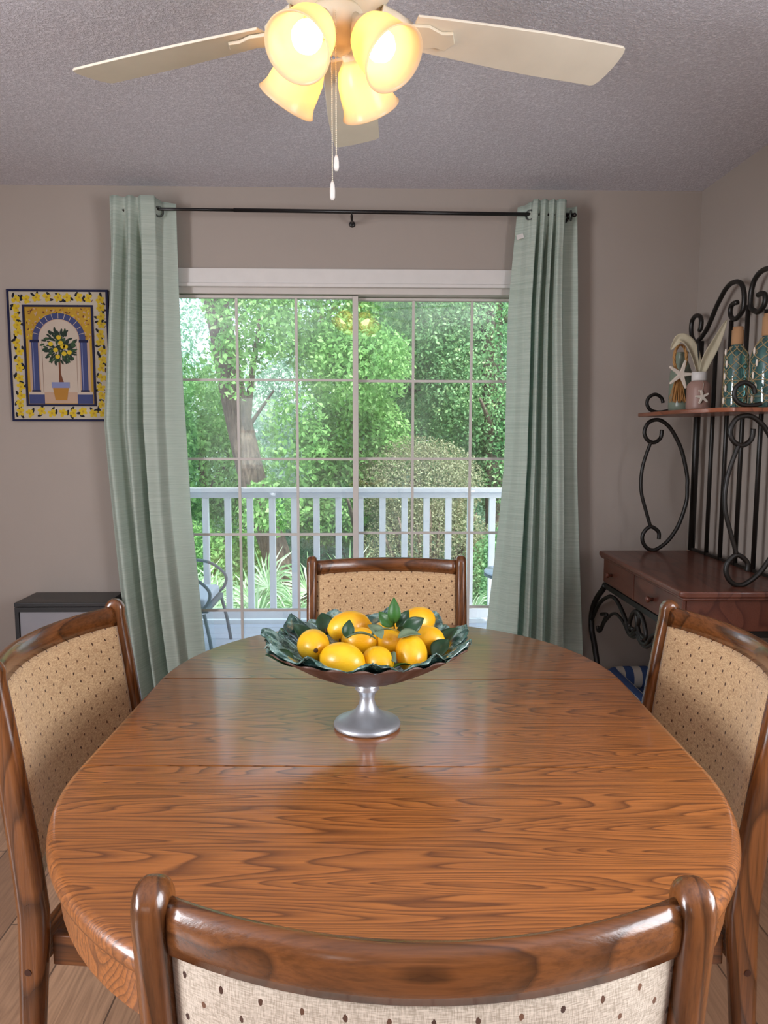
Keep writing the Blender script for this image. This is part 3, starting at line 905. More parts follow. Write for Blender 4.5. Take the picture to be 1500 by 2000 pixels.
    # seat
    b = MB(); b.prism([(-0.225, 0.035), (0.225, 0.035), (0.235, 0.3), (0.225, 0.44), (0.1, 0.462), (-0.1, 0.462), (-0.225, 0.44), (-0.235, 0.3)], 0.386, 0.442, 'z')
    b.build('seat', M_fabs, e, bevel=0.02, seg=4)
    b = MB()
    b.box(-0.212, 0.212, 0.405, 0.425, 0.325, 0.385)
    b.build('front_rail', M_cx, e, bevel=0.003)
    b = MB()
    b.box(-0.2325, 0.2325, -0.012, 0.012, 0.325, 0.385)
    b.build('rear_rail', M_cx, e, bevel=0.003)
    for s in (-1, 1):
        b = MB()
        b.box(*sorted((s * 0.218, s * 0.240)), 0.026, 0.395, 0.325, 0.385)
        b.build('side_rail', M_cy, e, bevel=0.003)
    for s in (-1, 1):
        b = MB()
        x0, x1 = sorted((s * 0.205, s * 0.243))
        vs = [(x0, .395, .385), (x1, .395, .385), (x1, .435, .385), (x0, .435, .385)]
        sh = 0.004
        vs += [(x0 + sh, .399, 0), (x1 - sh, .399, 0), (x1 - sh, .431, 0), (x0 + sh, .431, 0)]
        b.add(vs, [(0, 1, 2, 3), (4, 5, 6, 7), (0, 1, 5, 4), (1, 2, 6, 5), (2, 3, 7, 6), (3, 0, 4, 7)])
        b.build('front_leg', M_cz, e, bevel=0.005)
    return e
chair = chair_proto()
chair.location = (0.054, 0.703, 0); chair.rotation_euler.z = math.radians(-1.5)
tag(chair, 'oak dining chair nearest the camera, seen from behind', 'chair', 'dining chairs around the table')
for loc, rz, lb in (((-0.593, 1.567, 0), math.radians(-90 - 6.5), 'oak dining chair on the left side of the table, beside the mint curtain'),
                    ((0.700, 1.539, 0), math.radians(90 + 1), 'oak dining chair on the right side of the table, in front of the ironwork desk'),
                    ((0.070, 2.405, 0), math.radians(180 + 0.5), 'oak dining chair at the far end of the table, against the glass door')):
    c = copy_tree(chair); c.location = loc; c.rotation_euler.z = rz; tag(c, lb)

# ------------------------------------------------------------------ bowl of lemons
BX, BY = 0.002, 1.426
bowl = tag(empty('pedestal_bowl', (BX, BY, 0.7505)), 'wide leaf-shaped green bowl on a silver pedestal in the middle of the table', 'bowl')
b = MB(); b.lathe([(0.060, 0.0), (0.0655, 0.002), (0.0665, 0.006), (0.064, 0.011), (0.053, 0.016), (0.038, 0.023), (0.025, 0.032), (0.0175, 0.043), (0.0145, 0.055), (0.0155, 0.066), (0.021, 0.073), (0.0240, 0.077), (0.021, 0.081), (0.026, 0.088)], 48)
b.build('pedestal', M_silver, bowl, smooth=True)
m = NT('green_leaf_glaze')
vn = m.noise(m.objco((1, 1, 1)), 26, 4, 0.6, 1.2)
gcol = m.ramp(vn, [(0.3, srgb('16302a')), (0.48, srgb('3a5c54')), (0.6, srgb('8aa8a2')), (0.75, srgb('35504a'))])
M_glaze = m.done(m.bsdf(gcol, 0.16, coat=0.8, bump=vn, bump_str=0.5, bump_dist=0.004))
m = NT('brown_bowl_back')
vn = m.noise(m.objco(), 20, 4, 0.6, 0.8)
M_bback = m.done(m.bsdf(m.mix(vn, srgb('4c352c'), srgb('6e5448')), 0.45, metal=0.2, bump=vn, bump_str=0.4, bump_dist=0.004))
def bowl_pt(a, t, off=0.0):
    lob = abs(math.sin(a * 6.5 + 0.35)) ** 0.7
    r = t * (0.190 + 0.011 * lob * t + 0.002 * math.sin(a * 29) * t)
    fold = (0.0025 if off >= 0 else 0.004) * math.sin(a * 26 + 6 * t) * t ** 2 * (1 if off >= 0 else (1 - t) * 2.5)
    z = 0.092 + 0.082 * t ** 1.62 + 0.004 * (lob - 0.6) * t ** 3 + fold
    return Vector((r * math.cos(a), r * math.sin(a), z + off))
b = MB(); NA, NR = 180, 24
b.grid(lambda u, v: bowl_pt(2 * PI * u, 0.03 + 0.97 * v), NA, NR, 0, closed_u=True)
b.grid(lambda u, v: bowl_pt(2 * PI * u, (0.03 + 0.97 * v), -0.005 + 0.003 * v), NA, NR, 1, closed_u=True)
o2 = NA * NR; t0 = (NR - 1) * NA
for i in range(NA):
    i2 = (i + 1) % NA
    b.f.append((t0 + i, t0 + i2, o2 + t0 + i2, o2 + t0 + i)); b.mi.append(1)
b.f.append(tuple(range(NA))); b.mi.append(0)
b.f.append(tuple(o2 + k for k in range(NA))); b.mi.append(1)
ob = b.build('bowl_dish', [M_glaze, M_bback], bowl, smooth=True)
# overlapping glazed leaves inside the rim
for k in range(11):
    a0 = 2 * PI * k / 11 + 0.2
    def lf(u, v, a0=a0):
        w = math.sin(PI * min(1, v * 0.94 + 0.03)) ** 0.7 * 0.34
        a = a0 + (u - 0.5) * 2 * w
        t = 0.5 + 0.53 * v
        p = bowl_pt(a, t, 0.003 + 0.011 * math.sin(PI * u) * v + 0.003 * abs(math.sin((u - 0.5) * 16 + v * 9)) * v)
        return p
    b = MB(); b.grid(lf, 17, 16)
    b.build('glazed_leaf', M_glaze, bowl, smooth=True, solid=0.002)

m = NT('lemon_peel')
ln = m.noise(m.objco(), 380, 2, 0.5)
lb_ = m.noise(m.objco(), 22, 3)
oi = m.n('ShaderNodeObjectInfo')
lc = m.mix(oi.outputs['Random'], srgb('f2b90e'), srgb('eaa60a'))
lc = m.mix(m.ramp(lb_, [(0.45, (0, 0, 0)), (0.75, (1, 1, 1))]), lc, srgb('f6c62a'))
M_lemon = m.done(m.bsdf(lc, 0.36, coat=0.25, bump=ln, bump_str=0.25, bump_dist=0.001, **{'Subsurface Weight': 0.05}))
M_stem = plain('lemon_stem', '4a2d12', 0.8)
def lemon_proto():
    e = empty('lemon')
    r = 0.031
    prof = []
    for k in range(25):
        t = k / 24
        z = (-1.15 + 2.33 * t)
        if k == 0: rr = 0.10
        elif k == 24: rr = 0.06
        else:
            s_ = max(0.0, 1 - (z / 1.12) ** 2) ** 0.52
            rr = max(s_, 0.20 - 0.45 * max(0, abs(z) - 1.08))
        prof.append((rr * r, z * r))
    b = MB(); b.lathe(prof, 28); b.build('fruit', M_lemon, e, smooth=True)
    b = MB(); b.lathe([(0.0035, -0.0395), (0.0045, -0.0375), (0.0015, -0.036)], 10); b.build('stem_end', M_stem, e, smooth=True)
    return e
lem = lemon_proto()
lemons = [
    ((-0.102, 1.405, 0.921), (-94, 0, 10), 1.08, 'lemon at the left of the bowl with its dark stem end facing the camera'),
    ((-0.044, 1.345, 0.909), (-84, 0, 66), 1.16, 'largest lemon, lying lengthwise at the front left of the bowl'),
    ((0.022, 1.352, 0.905), (88, 15, 25), 0.98, 'lemon at the front centre of the bowl between two bigger lemons'),
    ((0.086, 1.372, 0.914), (-55, 0, 6), 1.04, 'round-looking lemon at the front right of the bowl'),
    ((0.118, 1.437, 0.921), (80, 10, 60), 1.02, 'lemon at the right of the bowl, behind the front right one'),
    ((0.106, 1.500, 0.942), (80, 0, 120), 1.05, 'topmost lemon at the back right of the bowl'),
    ((-0.034, 1.490, 0.934), (85, 0, 100), 1.15, 'lemon at the back centre of the bowl, behind the small green leaf'),
    ((-0.012, 1.430, 0.922), (90, 20, 80), 0.95, 'lemon in the middle of the bowl behind the largest lemon'),
    ((0.048, 1.425, 0.922), (90, 0, 30), 0.92, 'lemon in the middle of the bowl mostly covered by leaves'),
    ((0.046, 1.490, 0.920), (90, 0, 70), 0.95, 'lemon hidden behind the upright sprig in the bowl'),
]
for i, (loc, rot, s, lb) in enumerate(lemons):
    c = lem if i == 0 else copy_tree(lem)
    c.location = loc; c.rotation_euler = tuple(math.radians(a) for a in rot); c.scale = (s * 0.94, s * 0.94, s * 1.12)
    tag(c, lb, 'lemon', 'lemons in the bowl')

def leaf_m(name, c0, c1, rough=0.4):
    m = NT(name)
    n = m.noise(m.objco(), 60, 3)
    col = m.mix(n, srgb(c0), srgb(c1))
    return m.done(m.bsdf(col, rough, bump=n, bump_str=0.2, bump_dist=0.001))
M_lg = leaf_m('green_leaf', '1f4a1c', '3a6e2a')
M_ld = leaf_m('dark_leaf', '14301b', '24482a')
M_lgrey = leaf_m('grey_green_leaf', '4c6248', '748468', 0.6)
def leaf_geo(L, W, curl=0.15, n=11):
    b = MB()
    def f(u, v):
        w = W * (math.sin(PI * (v ** 0.85)) ** 0.9) * (1 - 0.25 * v) + 0.0006
        x = (u - 0.5) * 2 * w
        return (x, L * v, abs(x) * 0.35 + curl * L * math.sin(PI * v * 0.9) - curl * L * v * v)
    b.grid(f, 7, n)
    return b
def single_leaf(loc, rot, L, W, mat, lb, grp='loose leaves among the lemons'):
    o = leaf_geo(L, W).build('leaf', mat, None, smooth=True, solid=0.0006)
    o.location = loc; o.rotation_euler = tuple(math.radians(a) for a in rot)
    tag(o, lb, 'leaf', grp)
    return o
sprig = tag(empty('lemon_sprig', (0.056, 1.430, 0.945)), 'upright sprig of pointed green leaves above the middle of the bowl', 'sprig')
b = MB(); b.tube([(0, 0, -0.03), (0, 0.003, 0.0), (-0.002, 0.004, 0.02)], 0.0015, 6); b.build('stem', M_lg, sprig, smooth=True)
for (lx, lz, rx, ry, rz, L, W, mt) in ((-0.001, 0.012, 84, 0, 0, 0.052, 0.014, M_lg), (-0.003, 0.006, 70, -46, 0, 0.042, 0.013, M_lg), (0.004, 0.006, 70, 40, 0, 0.042, 0.013, M_ld), (0.004, -0.002, 65, 68, 0, 0.045, 0.013, M_ld)):
    o = leaf_geo(L, W).build('leaf', mt, sprig, smooth=True, solid=0.0006)
    o.location = (lx, -0.002, lz); o.rotation_euler = (math.radians(rx), math.radians(ry), math.radians(rz))
single_leaf((-0.036, 1.372, 0.944), (70, 8, 0), 0.036, 0.013, M_ld, 'small rounded green leaf standing upright at the left of the pile', None)
single_leaf((0.020, 1.372, 0.941), (12, 10, 105), 0.062, 0.013, M_lgrey, 'grey-green leaf lying flat over the largest lemon')
single_leaf((0.008, 1.375, 0.944), (20, -10, -80), 0.048, 0.013, M_lgrey, 'grey-green leaf pointing right in the middle of the pile')
single_leaf((0.030, 1.368, 0.944), (35, -12, 40), 0.042, 0.014, M_lgrey, 'grey-green leaf tilted up behind the front centre lemon')
single_leaf((0.060, 1.372, 0.944), (10, 20, -75), 0.046, 0.013, M_lgrey, 'grey-green leaf reaching over the round lemon at the right')
single_leaf((0.042, 1.352, 0.918), (-10, 25, 200), 0.03, 0.011, M_lgrey, 'short grey-green leaf hanging between the front lemons')
single_leaf((-0.125, 1.47, 0.902), (35, 10, 30), 0.065, 0.022, M_ld, 'dark green leaf against the back left of the bowl')
single_leaf((-0.135, 1.36, 0.893), (20, -20, 60), 0.065, 0.020, M_ld, 'dark green leaf lying at the left front of the bowl')
single_leaf((0.130, 1.372, 0.900), (35, 10, -30), 0.060, 0.019, M_ld, 'dark green leaf at the right of the round lemon')
single_leaf((0.150, 1.44, 0.905), (45, 10, -50), 0.055, 0.018, M_ld, 'dark green leaf at the right rim of the bowl')
single_leaf((0.040, 1.322, 0.893), (10, -15, -70), 0.055, 0.013, M_lg, 'narrow green leaf along the front rim of the bowl')
single_leaf((0.070, 1.405, 0.950), (60, 60, -20), 0.05, 0.017, M_ld, 'dark drooping leaf just right of the upright sprig')
single_leaf((-0.08, 1.50, 0.915), (50, -10, 10), 0.055, 0.020, M_ld, 'dark green leaf behind the back centre lemon')

# ------------------------------------------------------------------ ceiling fan
FX, FY = -0.062, 1.705
fan = tag(empty('ceiling_fan', (FX, FY, 2.44)), 'cream ceiling fan with five blades and four lit glass shades over the table', 'fan')
b = MB(); b.lathe([(0.075, 0.0), (0.08, -0.03), (0.06, -0.05), (0.11, -0.07), (0.125, -0.10), (0.125, -0.155), (0.112, -0.175), (0.075, -0.195), (0.07, -0.205)], 48)
b.build('motor_housing', M_cream, fan, smooth=True, bevel=0.0)
b = MB(); b.lathe([(0.052, -0.205), (0.058, -0.215), (0.058, -0.25), (0.05, -0.262), (0.036, -0.268), (0.03, -0.285), (0.012, -0.293)], 40)
b.build('switch_housing', M_cream, fan, smooth=True)
PH = 16.0
BZ = -0.222
blade0 = iron0 = None
for k in range(5):
    a = math.radians((16.5, 87, 156, 232, 304)[k])
    if blade0 is None:
        b = MB()
        out = []
        for t in np.linspace(0, 1, 15):
            r = 0.17 + 0.50 * t; out.append((r, 0.050 + 0.020 * min(1, t * 1.6) ** 0.8))
        tip = [(0.67 + 0.022 * math.cos(q) ** 0.6 if math.cos(q) > 0 else 0.67, 0.070 * math.sin(q)) for q in np.linspace(PI / 2 * 0.97, -PI / 2 * 0.97, 11)]
        low = [(r, -w) for r, w in out[::-1]]
        b.prism(out + tip + low, -0.003, 0.003, 'z')
        blade0 = b.build('blade', M_blade, fan, bevel=0.0015)
        bl = blade0
        b = MB()
        b.tube(smooth_path([(0.10, 0, 0.03), (0.14, 0, 0.018), (0.17, 0, 0.004)], 4), [0.02, 0.019, 0.018, 0.018, 0.017, 0.016, 0.016, 0.015, 0.014], 10)
        b.prism([(0.155, 0.028), (0.20, 0.036), (0.235, 0.022), (0.26, 0.028), (0.275, 0.0), (0.26, -0.028), (0.235, -0.022), (0.20, -0.036), (0.155, -0.028)], -0.012, -0.004, 'z')
        iron0 = b.build('blade_arm', M_cream, fan, smooth=False, bevel=0.002, weld=False)
        ir = iron0
    else:
        bl = blade0.copy(); COL.objects.link(bl); bl.parent = fan
        ir = iron0.copy(); COL.objects.link(ir); ir.parent = fan
    for o in (bl, ir):
        o.location = (0, 0, BZ)
    bl.rotation_euler = (Matrix.Rotation(a, 3, 'Z') @ Matrix.Rotation(math.radians(-11), 3, 'X')).to_euler()
    ir.rotation_euler = (Matrix.Rotation(a, 3, 'Z') @ Matrix.Rotation(math.radians(-11), 3, 'X')).to_euler()
m = NT('frosted_shade_glass')
t1 = m.n('ShaderNodeBsdfTranslucent'); m.set(t1, 0, srgb('ffe6b4'))
d1 = m.bsdf(srgb('fff4dc'), 0.3, coat=0.3)
mx = m.n('ShaderNodeMixShader'); mx.inputs[0].default_value = 0.6
m.t.links.new(d1, mx.inputs[1]); m.t.links.new(t1.outputs[0], mx.inputs[2])
M_shade = m.done(mx.outputs[0])
m = NT('lit_bulb')
em = m.n('ShaderNodeEmission'); em.inputs[0].default_value = (1.0, 0.72, 0.40, 1); em.inputs[1].default_value = 7.5
M_bulb = m.done(em.outputs[0])
SH0 = None
for k, az in enumerate((-118, -40, 62, 140)):
    a = math.radians(az)
    tilt = math.radians(44)
    # local frame: -Z of the shade points outwards and down
    Mx = Matrix.Translation((0.048 * math.cos(a), 0.048 * math.sin(a), -0.238)) @ Matrix.Rotation(a, 4, 'Z') @ Matrix.Rotation(-tilt, 4, 'Y')
    b = MB(); b.lathe([(0.014, 0.01), (0.016, -0.02), (0.026, -0.03), (0.028, -0.052), (0.020, -0.056)], 24, M=Mx)
    h = b.build('lamp_holder', M_cream, fan, smooth=True)
    b = MB(); b.lathe([(0.027, -0.040), (0.033, -0.048), (0.046, -0.062), (0.055, -0.085), (0.059, -0.115), (0.061, -0.138), (0.066, -0.152), (0.070, -0.158), (0.068, -0.160), (0.063, -0.153), (0.058, -0.138), (0.056, -0.115), (0.052, -0.086), (0.043, -0.064), (0.030, -0.051), (0.027, -0.046)], 40, M=Mx, cap0=False, cap1=False)
    s = b.build('lamp_shade', M_shade, h, smooth=True)
    b = MB(); b.lathe([(0.012, -0.052), (0.014, -0.065), (0.024, -0.080), (0.031, -0.098), (0.031, -0.112), (0.024, -0.126), (0.010, -0.134), (0.002, -0.135)], 24, M=Mx)
    b.build('bulb', M_bulb, h, smooth=True)
def chain(x, y, z0, z1, zp):
    b = MB()
    z = z0
    while z > z1:
        b.sphere((x, y, z), 0.0016, 6, 4); z -= 0.0042
    b.tube([(x, y, z0), (x, y, z1)], 0.0006, 5)
    c = b.build('pull_chain', M_cream, fan, smooth=True, weld=False)
    b = MB(); b.lathe([(0.002, z1), (0.0045, z1 - 0.006), (0.0058, z1 - 0.02), (0.0055, zp + 0.006), (0.003, zp)], 14, M=Matrix.Translation((x, y, 0)))
    b.build('chain_pull', M_trim, c, smooth=True)
    return c
# coordinates relative to the fan
chain(-0.010, -0.030, -0.268, 1.872 - 2.44, 1.832 - 2.44)
chain(0.000, -0.062, -0.236, 1.915 - 2.44, 1.882 - 2.44)

# ------------------------------------------------------------------ curtain rod and curtains
rod = tag(empty('curtain_rod', (0, 3.40, 2.303)), 'thin black curtain rod across the wall above the sliding door', 'curtain rod')
b = MB(); b.tube([(-1.085, 0, 0.003), (-0.58, 0, 0.001)], 0.0066, 12); b.tube([(-0.58, 0, 0.001), (0.925, 0, -0.007)], 0.0086, 12)
b.build('pole', M_rod, rod, smooth=True, weld=False)
for x, z in ((-1.088, 0.003), (0.928, -0.007)):
    b = MB(); b.sphere((x, 0, z), 0.010, 14, 10); b.build('finial', M_rod, rod, smooth=True)
for x, z in ((-0.062, -0.002), (-1.06, 0.003), (0.90, -0.006)):
    b = MB(); b.tube([(x, 0.119, z - 0.018), (x, 0.06, z - 0.022), (x, 0.008, z - 0.014)], 0.006, 8)
    b.tube([(x, 0.011 * math.cos(t), z + 0.011 * math.sin(t)) for t in np.linspace(-2.6, 0.2, 9)], 0.004, 6)
    b.lathe([(0.014, 0), (0.014, 0.006), (0.010, 0.009)], 20, M=Matrix.Translation((x, 0.120, z - 0.022)) @ Matrix.Rotation(PI / 2, 4, 'X'))
    b.build('bracket', M_rod, rod, smooth=True, weld=False)

def lerp_tab(tab, v):
    for (a, x), (b_, y) in zip(tab, tab[1:]):
        if v <= b_: return x + (y - x) * (v - a) / (b_ - a) if b_ > a else x
    return tab[-1][1]
def curtain(label, xl, xr, ctrl, zt, zb, seed, grom, tagpos=None, yc=3.40, hide=(0, 1)):
    e = tag(empty('curtain', (0, 0, 0)), label, 'curtain', 'curtains at the sliding door')
    nu, nv = 240, 70
    cu_ = [c[0] for c in ctrl]
    def f(u, v):
        z = zt + (zb - zt) * v
        a, c = lerp_tab(xl, v), lerp_tab(xr, v)
        # the folds drift and open a little on the way down
        w = u + 0.018 * math.sin(2 * PI * u) * math.sin(2.2 * v + seed) + 0.010 * math.sin(5 * PI * u) * math.sin(5 * v + seed)
        w = min(max(w, 0.0), 1.0)
        for i in range(len(ctrl) - 1):
            if w <= ctrl[i + 1][0]: break
        t = (w - ctrl[i][0]) / (ctrl[i + 1][0] - ctrl[i][0])
        t2 = t * t * (3 - 2 * t)
        s_ = ctrl[i][1] + (ctrl[i + 1][1] - ctrl[i][1]) * t2
        amp = 0.034 + 0.022 * v
        if v < 0.09 and hide[0] < w < hide[1]:
            k = v / 0.09
            s_ = s_ * k + (-1.05 + 0.25 * s_) * (1 - k)
        x = a + (c - a) * u + 0.004 * math.sin(u * 9 + v * 7 + seed)
        y = yc + s_ * amp + 0.008 * math.sin(6 * u + 4 * v + seed) * v
        zz = z + (0.007 * -s_ if v == 0 else 0)
        return (x, min(y, 3.485), zz)
    b = MB(); b.grid(f, nu, nv)
    b.build('curtain_panel', M_curt, e, smooth=True, solid=0.0025)
    for gx, gy, rt_ in grom:
        b = MB()
        Mg = Matrix.Translation((gx, gy, 2.293)) @ Matrix.Rotation(rt_, 4, 'Z')
        b.tube([Mg @ Vector((0.020 * math.cos(t), 0, 0.020 * math.sin(t))) for t in np.linspace(0, 2 * PI, 29)[:-1]], 0.0042, 7, closed=True)
        b.build('grommet', M_grom, e, smooth=True)
    if tagpos:
        b = MB(); x, y, z = tagpos; b.box(x - 0.016, x + 0.016, y - 0.001, y + 0.001, z - 0.010, z + 0.010, M=Matrix.Translation((x, y, z)) @ Matrix.Rotation(-0.3, 4, 'Y') @ Matrix.Translation((-x, -y, -z)))
        b.build('care_tag', M_trim, e)
    return e
M_grom = plain('dull_grommet_metal', '4f5550', 0.4, metal=0.6)
LC = [(0, .3), (.10, -.8), (.24, 1), (.35, -1), (.46, 1), (.53, -.95), (.66, -.7), (.76, .35), (1, .8)]
RC = [(0, .9), (.08, .5), (.18, -.5), (.26, -.9), (.31, 1), (.37, -1), (.46, .9), (.53, -1), (.60, .8), (.68, -1), (.76, -.8), (.82, 1), (.9, .85), (1, .6)]
curtain('mint green linen curtain gathered at the left of the sliding door', [(0, -1.115), (0.12, -1.135), (0.42, -1.185), (0.75, -1.14), (1.0, -1.08)], [(0, -0.838), (0.35, -0.832), (0.6, -0.815), (0.85, -0.765), (1.0, -0.735)],
        LC, 2.345, 0.03, 1.0, [(-0.907, 3.395, 0.55)], yc=3.41, hide=(-1, 0.68))
curtain('mint green linen curtain gathered at the right of the sliding door', [(0, 0.685), (0.2, 0.650), (0.5, 0.640), (0.62, 0.620), (0.85, 0.575), (1.0, 0.56)], [(0, 0.945), (0.5, 0.985), (0.9, 1.040), (1.0, 1.06)],
        RC, 2.345, 0.03, 4.0, [(0.729, 3.395, -0.6), (0.912, 3.40, 1.2)], tagpos=(0.690, 3.415, 2.205), yc=3.41, hide=(0.2, 0.80))

# ------------------------------------------------------------------ tile picture of a lemon tree
PX0, PX1, PZ0, PZ1 = -1.635, -1.178, 1.383, 1.978
pic = tag(empty('tile_picture', (PX0, WY1 - 0.012, PZ0)), 'framed tile picture of a potted lemon tree under a blue arch, left of the curtain', 'picture')
PW, PHH = PX1 - PX0, PZ1 - PZ0
pm = {k: plain('tile_' + k, c, 0.6, spec=0.2) for k, c in dict(navy='0f1138', white='b9ae9c', blue='3a416c', lightblue='7d83a8', ochre='b08a28', yellow='c9ab22', dgreen='1e2f22', green='2f4a2c', peach='b3957e', brown='6a3a20', terra='a8752a', black='14141c', pale='bcac9c').items()}
PK = list(pm); PM = [pm[k] for k in PK]
b = MB()
def R_(x0, x1, z0, z1, c, d): b.box(x0, x1, -d, 0.0008, z0, z1, PK.index(c))
def poly(pts, c, d): b.prism(pts, -d, 0.0, 'y', PK.index(c))
def ell(cx, cz, rx, rz, c, d, n=12, rot=0):
    poly([(cx + rx * math.cos(t) * math.cos(rot) - rz * math.sin(t) * math.sin(rot), cz + rx * math.cos(t) * math.sin(rot) + rz * math.sin(t) * math.cos(rot)) for t in np.linspace(0, 2 * PI, n + 1)[:-1]], c, d)
R_(0, PW, 0, PHH, 'white', 0.003)
ix0, ix1, iz0, iz1 = 0.078, PW - 0.078, 0.078, PHH - 0.078
rg = random.Random(12)
# border flowers and birds
def border_motifs():
    pts = []
    for i in range(9):
        pts.append((0.038 + (PW - 0.076) * i / 8, 0.040)); pts.append((0.038 + (PW - 0.076) * i / 8, PHH - 0.040))
    for i in range(1, 13):
        pts.append((0.040, 0.04 + (PHH - 0.08) * i / 13)); pts.append((PW - 0.040, 0.04 + (PHH - 0.08) * i / 13))
    return pts
for i, (x, z) in enumerate(border_motifs()):
    x += rg.uniform(-.006, .006); z += rg.uniform(-.006, .006)
    if True:
        for q in range(5):
            t = 2 * PI * q / 5 + rg.random()
            ell(x + 0.011 * math.cos(t), z + 0.011 * math.sin(t), 0.0098, 0.0075, 'yellow', 0.0036 + q * 0.00003, 8, t)
        ell(x, z, 0.005, 0.005, 'ochre', 0.0041, 8)
    for q in range(2):
        t = rg.uniform(0, 2 * PI); dx, dz = 0.021 * math.cos(t), 0.021 * math.sin(t)
        ell(min(max(x + dx, 0.02), PW - 0.02), min(max(z + dz, 0.02), PHH - 0.02), 0.0125, 0.0058, 'black', 0.0034 + q * 0.00005, 8, rg.uniform(0, PI))
    if i % 2: ell(x + 0.016, z - 0.012, 0.008, 0.0016, 'brown', 0.0035, 6, rg.uniform(0, PI))
R_(ix0, ix1, iz0, iz1, 'ochre', 0.0045)
cx = PW / 2
# niche: ochre spandrels, blue arch, pale field
aw = (ix1 - ix0) / 2
zc = iz0 + (iz1 - iz0) * 0.665
for q in range(230):
    ell(rg.uniform(ix0 + .008, ix1 - .008), rg.uniform(zc, iz1 - .006), 0.006, 0.003, rg.choice(('yellow', 'brown', 'terra', 'peach')), 0.0047 + q * 0.000001, 7, rg.uniform(0, PI))
def arch(r, c, d):
    poly([(cx + r * math.cos(t), zc + r * 1.0 * math.sin(t)) for t in np.linspace(0, PI, 33)], c, d)
R_(ix0 + 0.012, ix1 - 0.012, iz0 + 0.01, zc, 'peach', 0.0054)
arch(aw * 0.80, 'blue', 0.0055); arch(aw * 0.62, 'peach', 0.0060); arch(aw * 0.60, 'pale', 0.0062)
for q in range(1, 12):
    t = PI * q / 12
    u_ = Vector((math.cos(t), math.sin(t))); w_ = Vector((-math.sin(t), math.cos(t))) * 0.0012
    p0 = Vector((cx, zc)) + u_ * aw * 0.64; p1 = Vector((cx, zc)) + u_ * aw * 0.79
    poly([tuple(p0 + w_), tuple(p1 + w_), tuple(p1 - w_), tuple(p0 - w_)], 'pale', 0.0059)
R_(cx - aw * 0.60, cx + aw * 0.60, iz0 + 0.055, zc + 0.001, 'pale', 0.0061)
R_(ix0 + 0.004, ix1 - 0.004, iz0 + 0.004, iz0 + 0.056, 'peach', 0.0060)
for s in (-1, 1):
    xa, xb = sorted((cx + s * aw * 0.64, cx + s * aw * 0.84))
    R_(xa, xb, iz0 + 0.06, zc - 0.002, 'blue', 0.0064)
    R_(xa + 0.006, xa + 0.009, iz0 + 0.06, zc - 0.004, 'lightblue', 0.0066)
    R_(xa - 0.006, xb + 0.006, zc - 0.012, zc, 'navy', 0.0068); R_(xa - 0.005, xb + 0.005, iz0 + 0.056, iz0 + 0.064, 'navy', 0.0068)
    xa, xb = sorted((cx + s * aw * 0.50, cx + s * aw * 0.97))
    R_(xa, xb, iz0 + 0.002, iz0 + 0.044, 'blue', 0.0066); R_(xa, xb, iz0 + 0.044, iz0 + 0.056, 'pale', 0.0066)
for gx in (ix0 + (ix1 - ix0) * 0.24, ix0 + (ix1 - ix0) * 0.76): R_(gx - 0.0006, gx + 0.0006, iz0, zc, 'brown', 0.0065)
# pot, trunk, crown, fruit
poly([(cx - 0.026, iz0 + 0.018), (cx + 0.026, iz0 + 0.018), (cx + 0.036, iz0 + 0.074), (cx - 0.036, iz0 + 0.074)], 'terra', 0.0070)
R_(cx - 0.041, cx + 0.041, iz0 + 0.074, iz0 + 0.100, 'lightblue', 0.0072)
poly([(cx - 0.006, iz0 + 0.100), (cx + 0.014, iz0 + 0.100), (cx + 0.003, iz0 + 0.14), (cx + 0.004, iz0 + 0.22), (cx - 0.006, iz0 + 0.22), (cx - 0.005, iz0 + 0.14)], 'brown', 0.0070)
tz = iz0 + 0.262
for q in range(150):
    t = rg.uniform(0, 2 * PI); r = rg.uniform(0, 1) ** 0.6 * 0.078
    ell(cx + r * math.cos(t), tz + r * math.sin(t), 0.0125, 0.0048, rg.choice(('dgreen', 'green', 'dgreen')), 0.0073 + q * 0.000003, 8, t + rg.uniform(-.6, .6))
for dx, dz in ((-.028, .008), (-.012, -.012), (.012, .0), (.022, -.001), (.006, .012), (.016, -.024), (.034, -.02), (-.006, -.034), (0, .03)):
    ell(cx + dx * 1.35, tz + dz * 1.35, 0.011, 0.010, 'yellow', 0.0078, 12)
b.build('tile_panel', PM, pic, weld=False)
b = MB()
w = 0.0095
for (x0, x1, z0, z1) in ((0, PW, 0, w), (0, PW, PHH - w, PHH), (0, w, w, PHH - w), (PW - w, PW, w, PHH - w)): b.box(x0, x1, -0.006, 0.0115, z0, z1)
b.build('outer_border', pm['navy'], pic, weld=False)
b = MB(); w = 0.009
for (x0, x1, z0, z1) in ((ix0 - w, ix1 + w, iz0 - w, iz0), (ix0 - w, ix1 + w, iz1, iz1 + w), (ix0 - w, ix0, iz0, iz1), (ix1, ix1 + w, iz0, iz1)): b.box(x0, x1, -0.0082, -0.0031, z0, z1)
b.build('inner_border', pm['navy'], pic, weld=False)

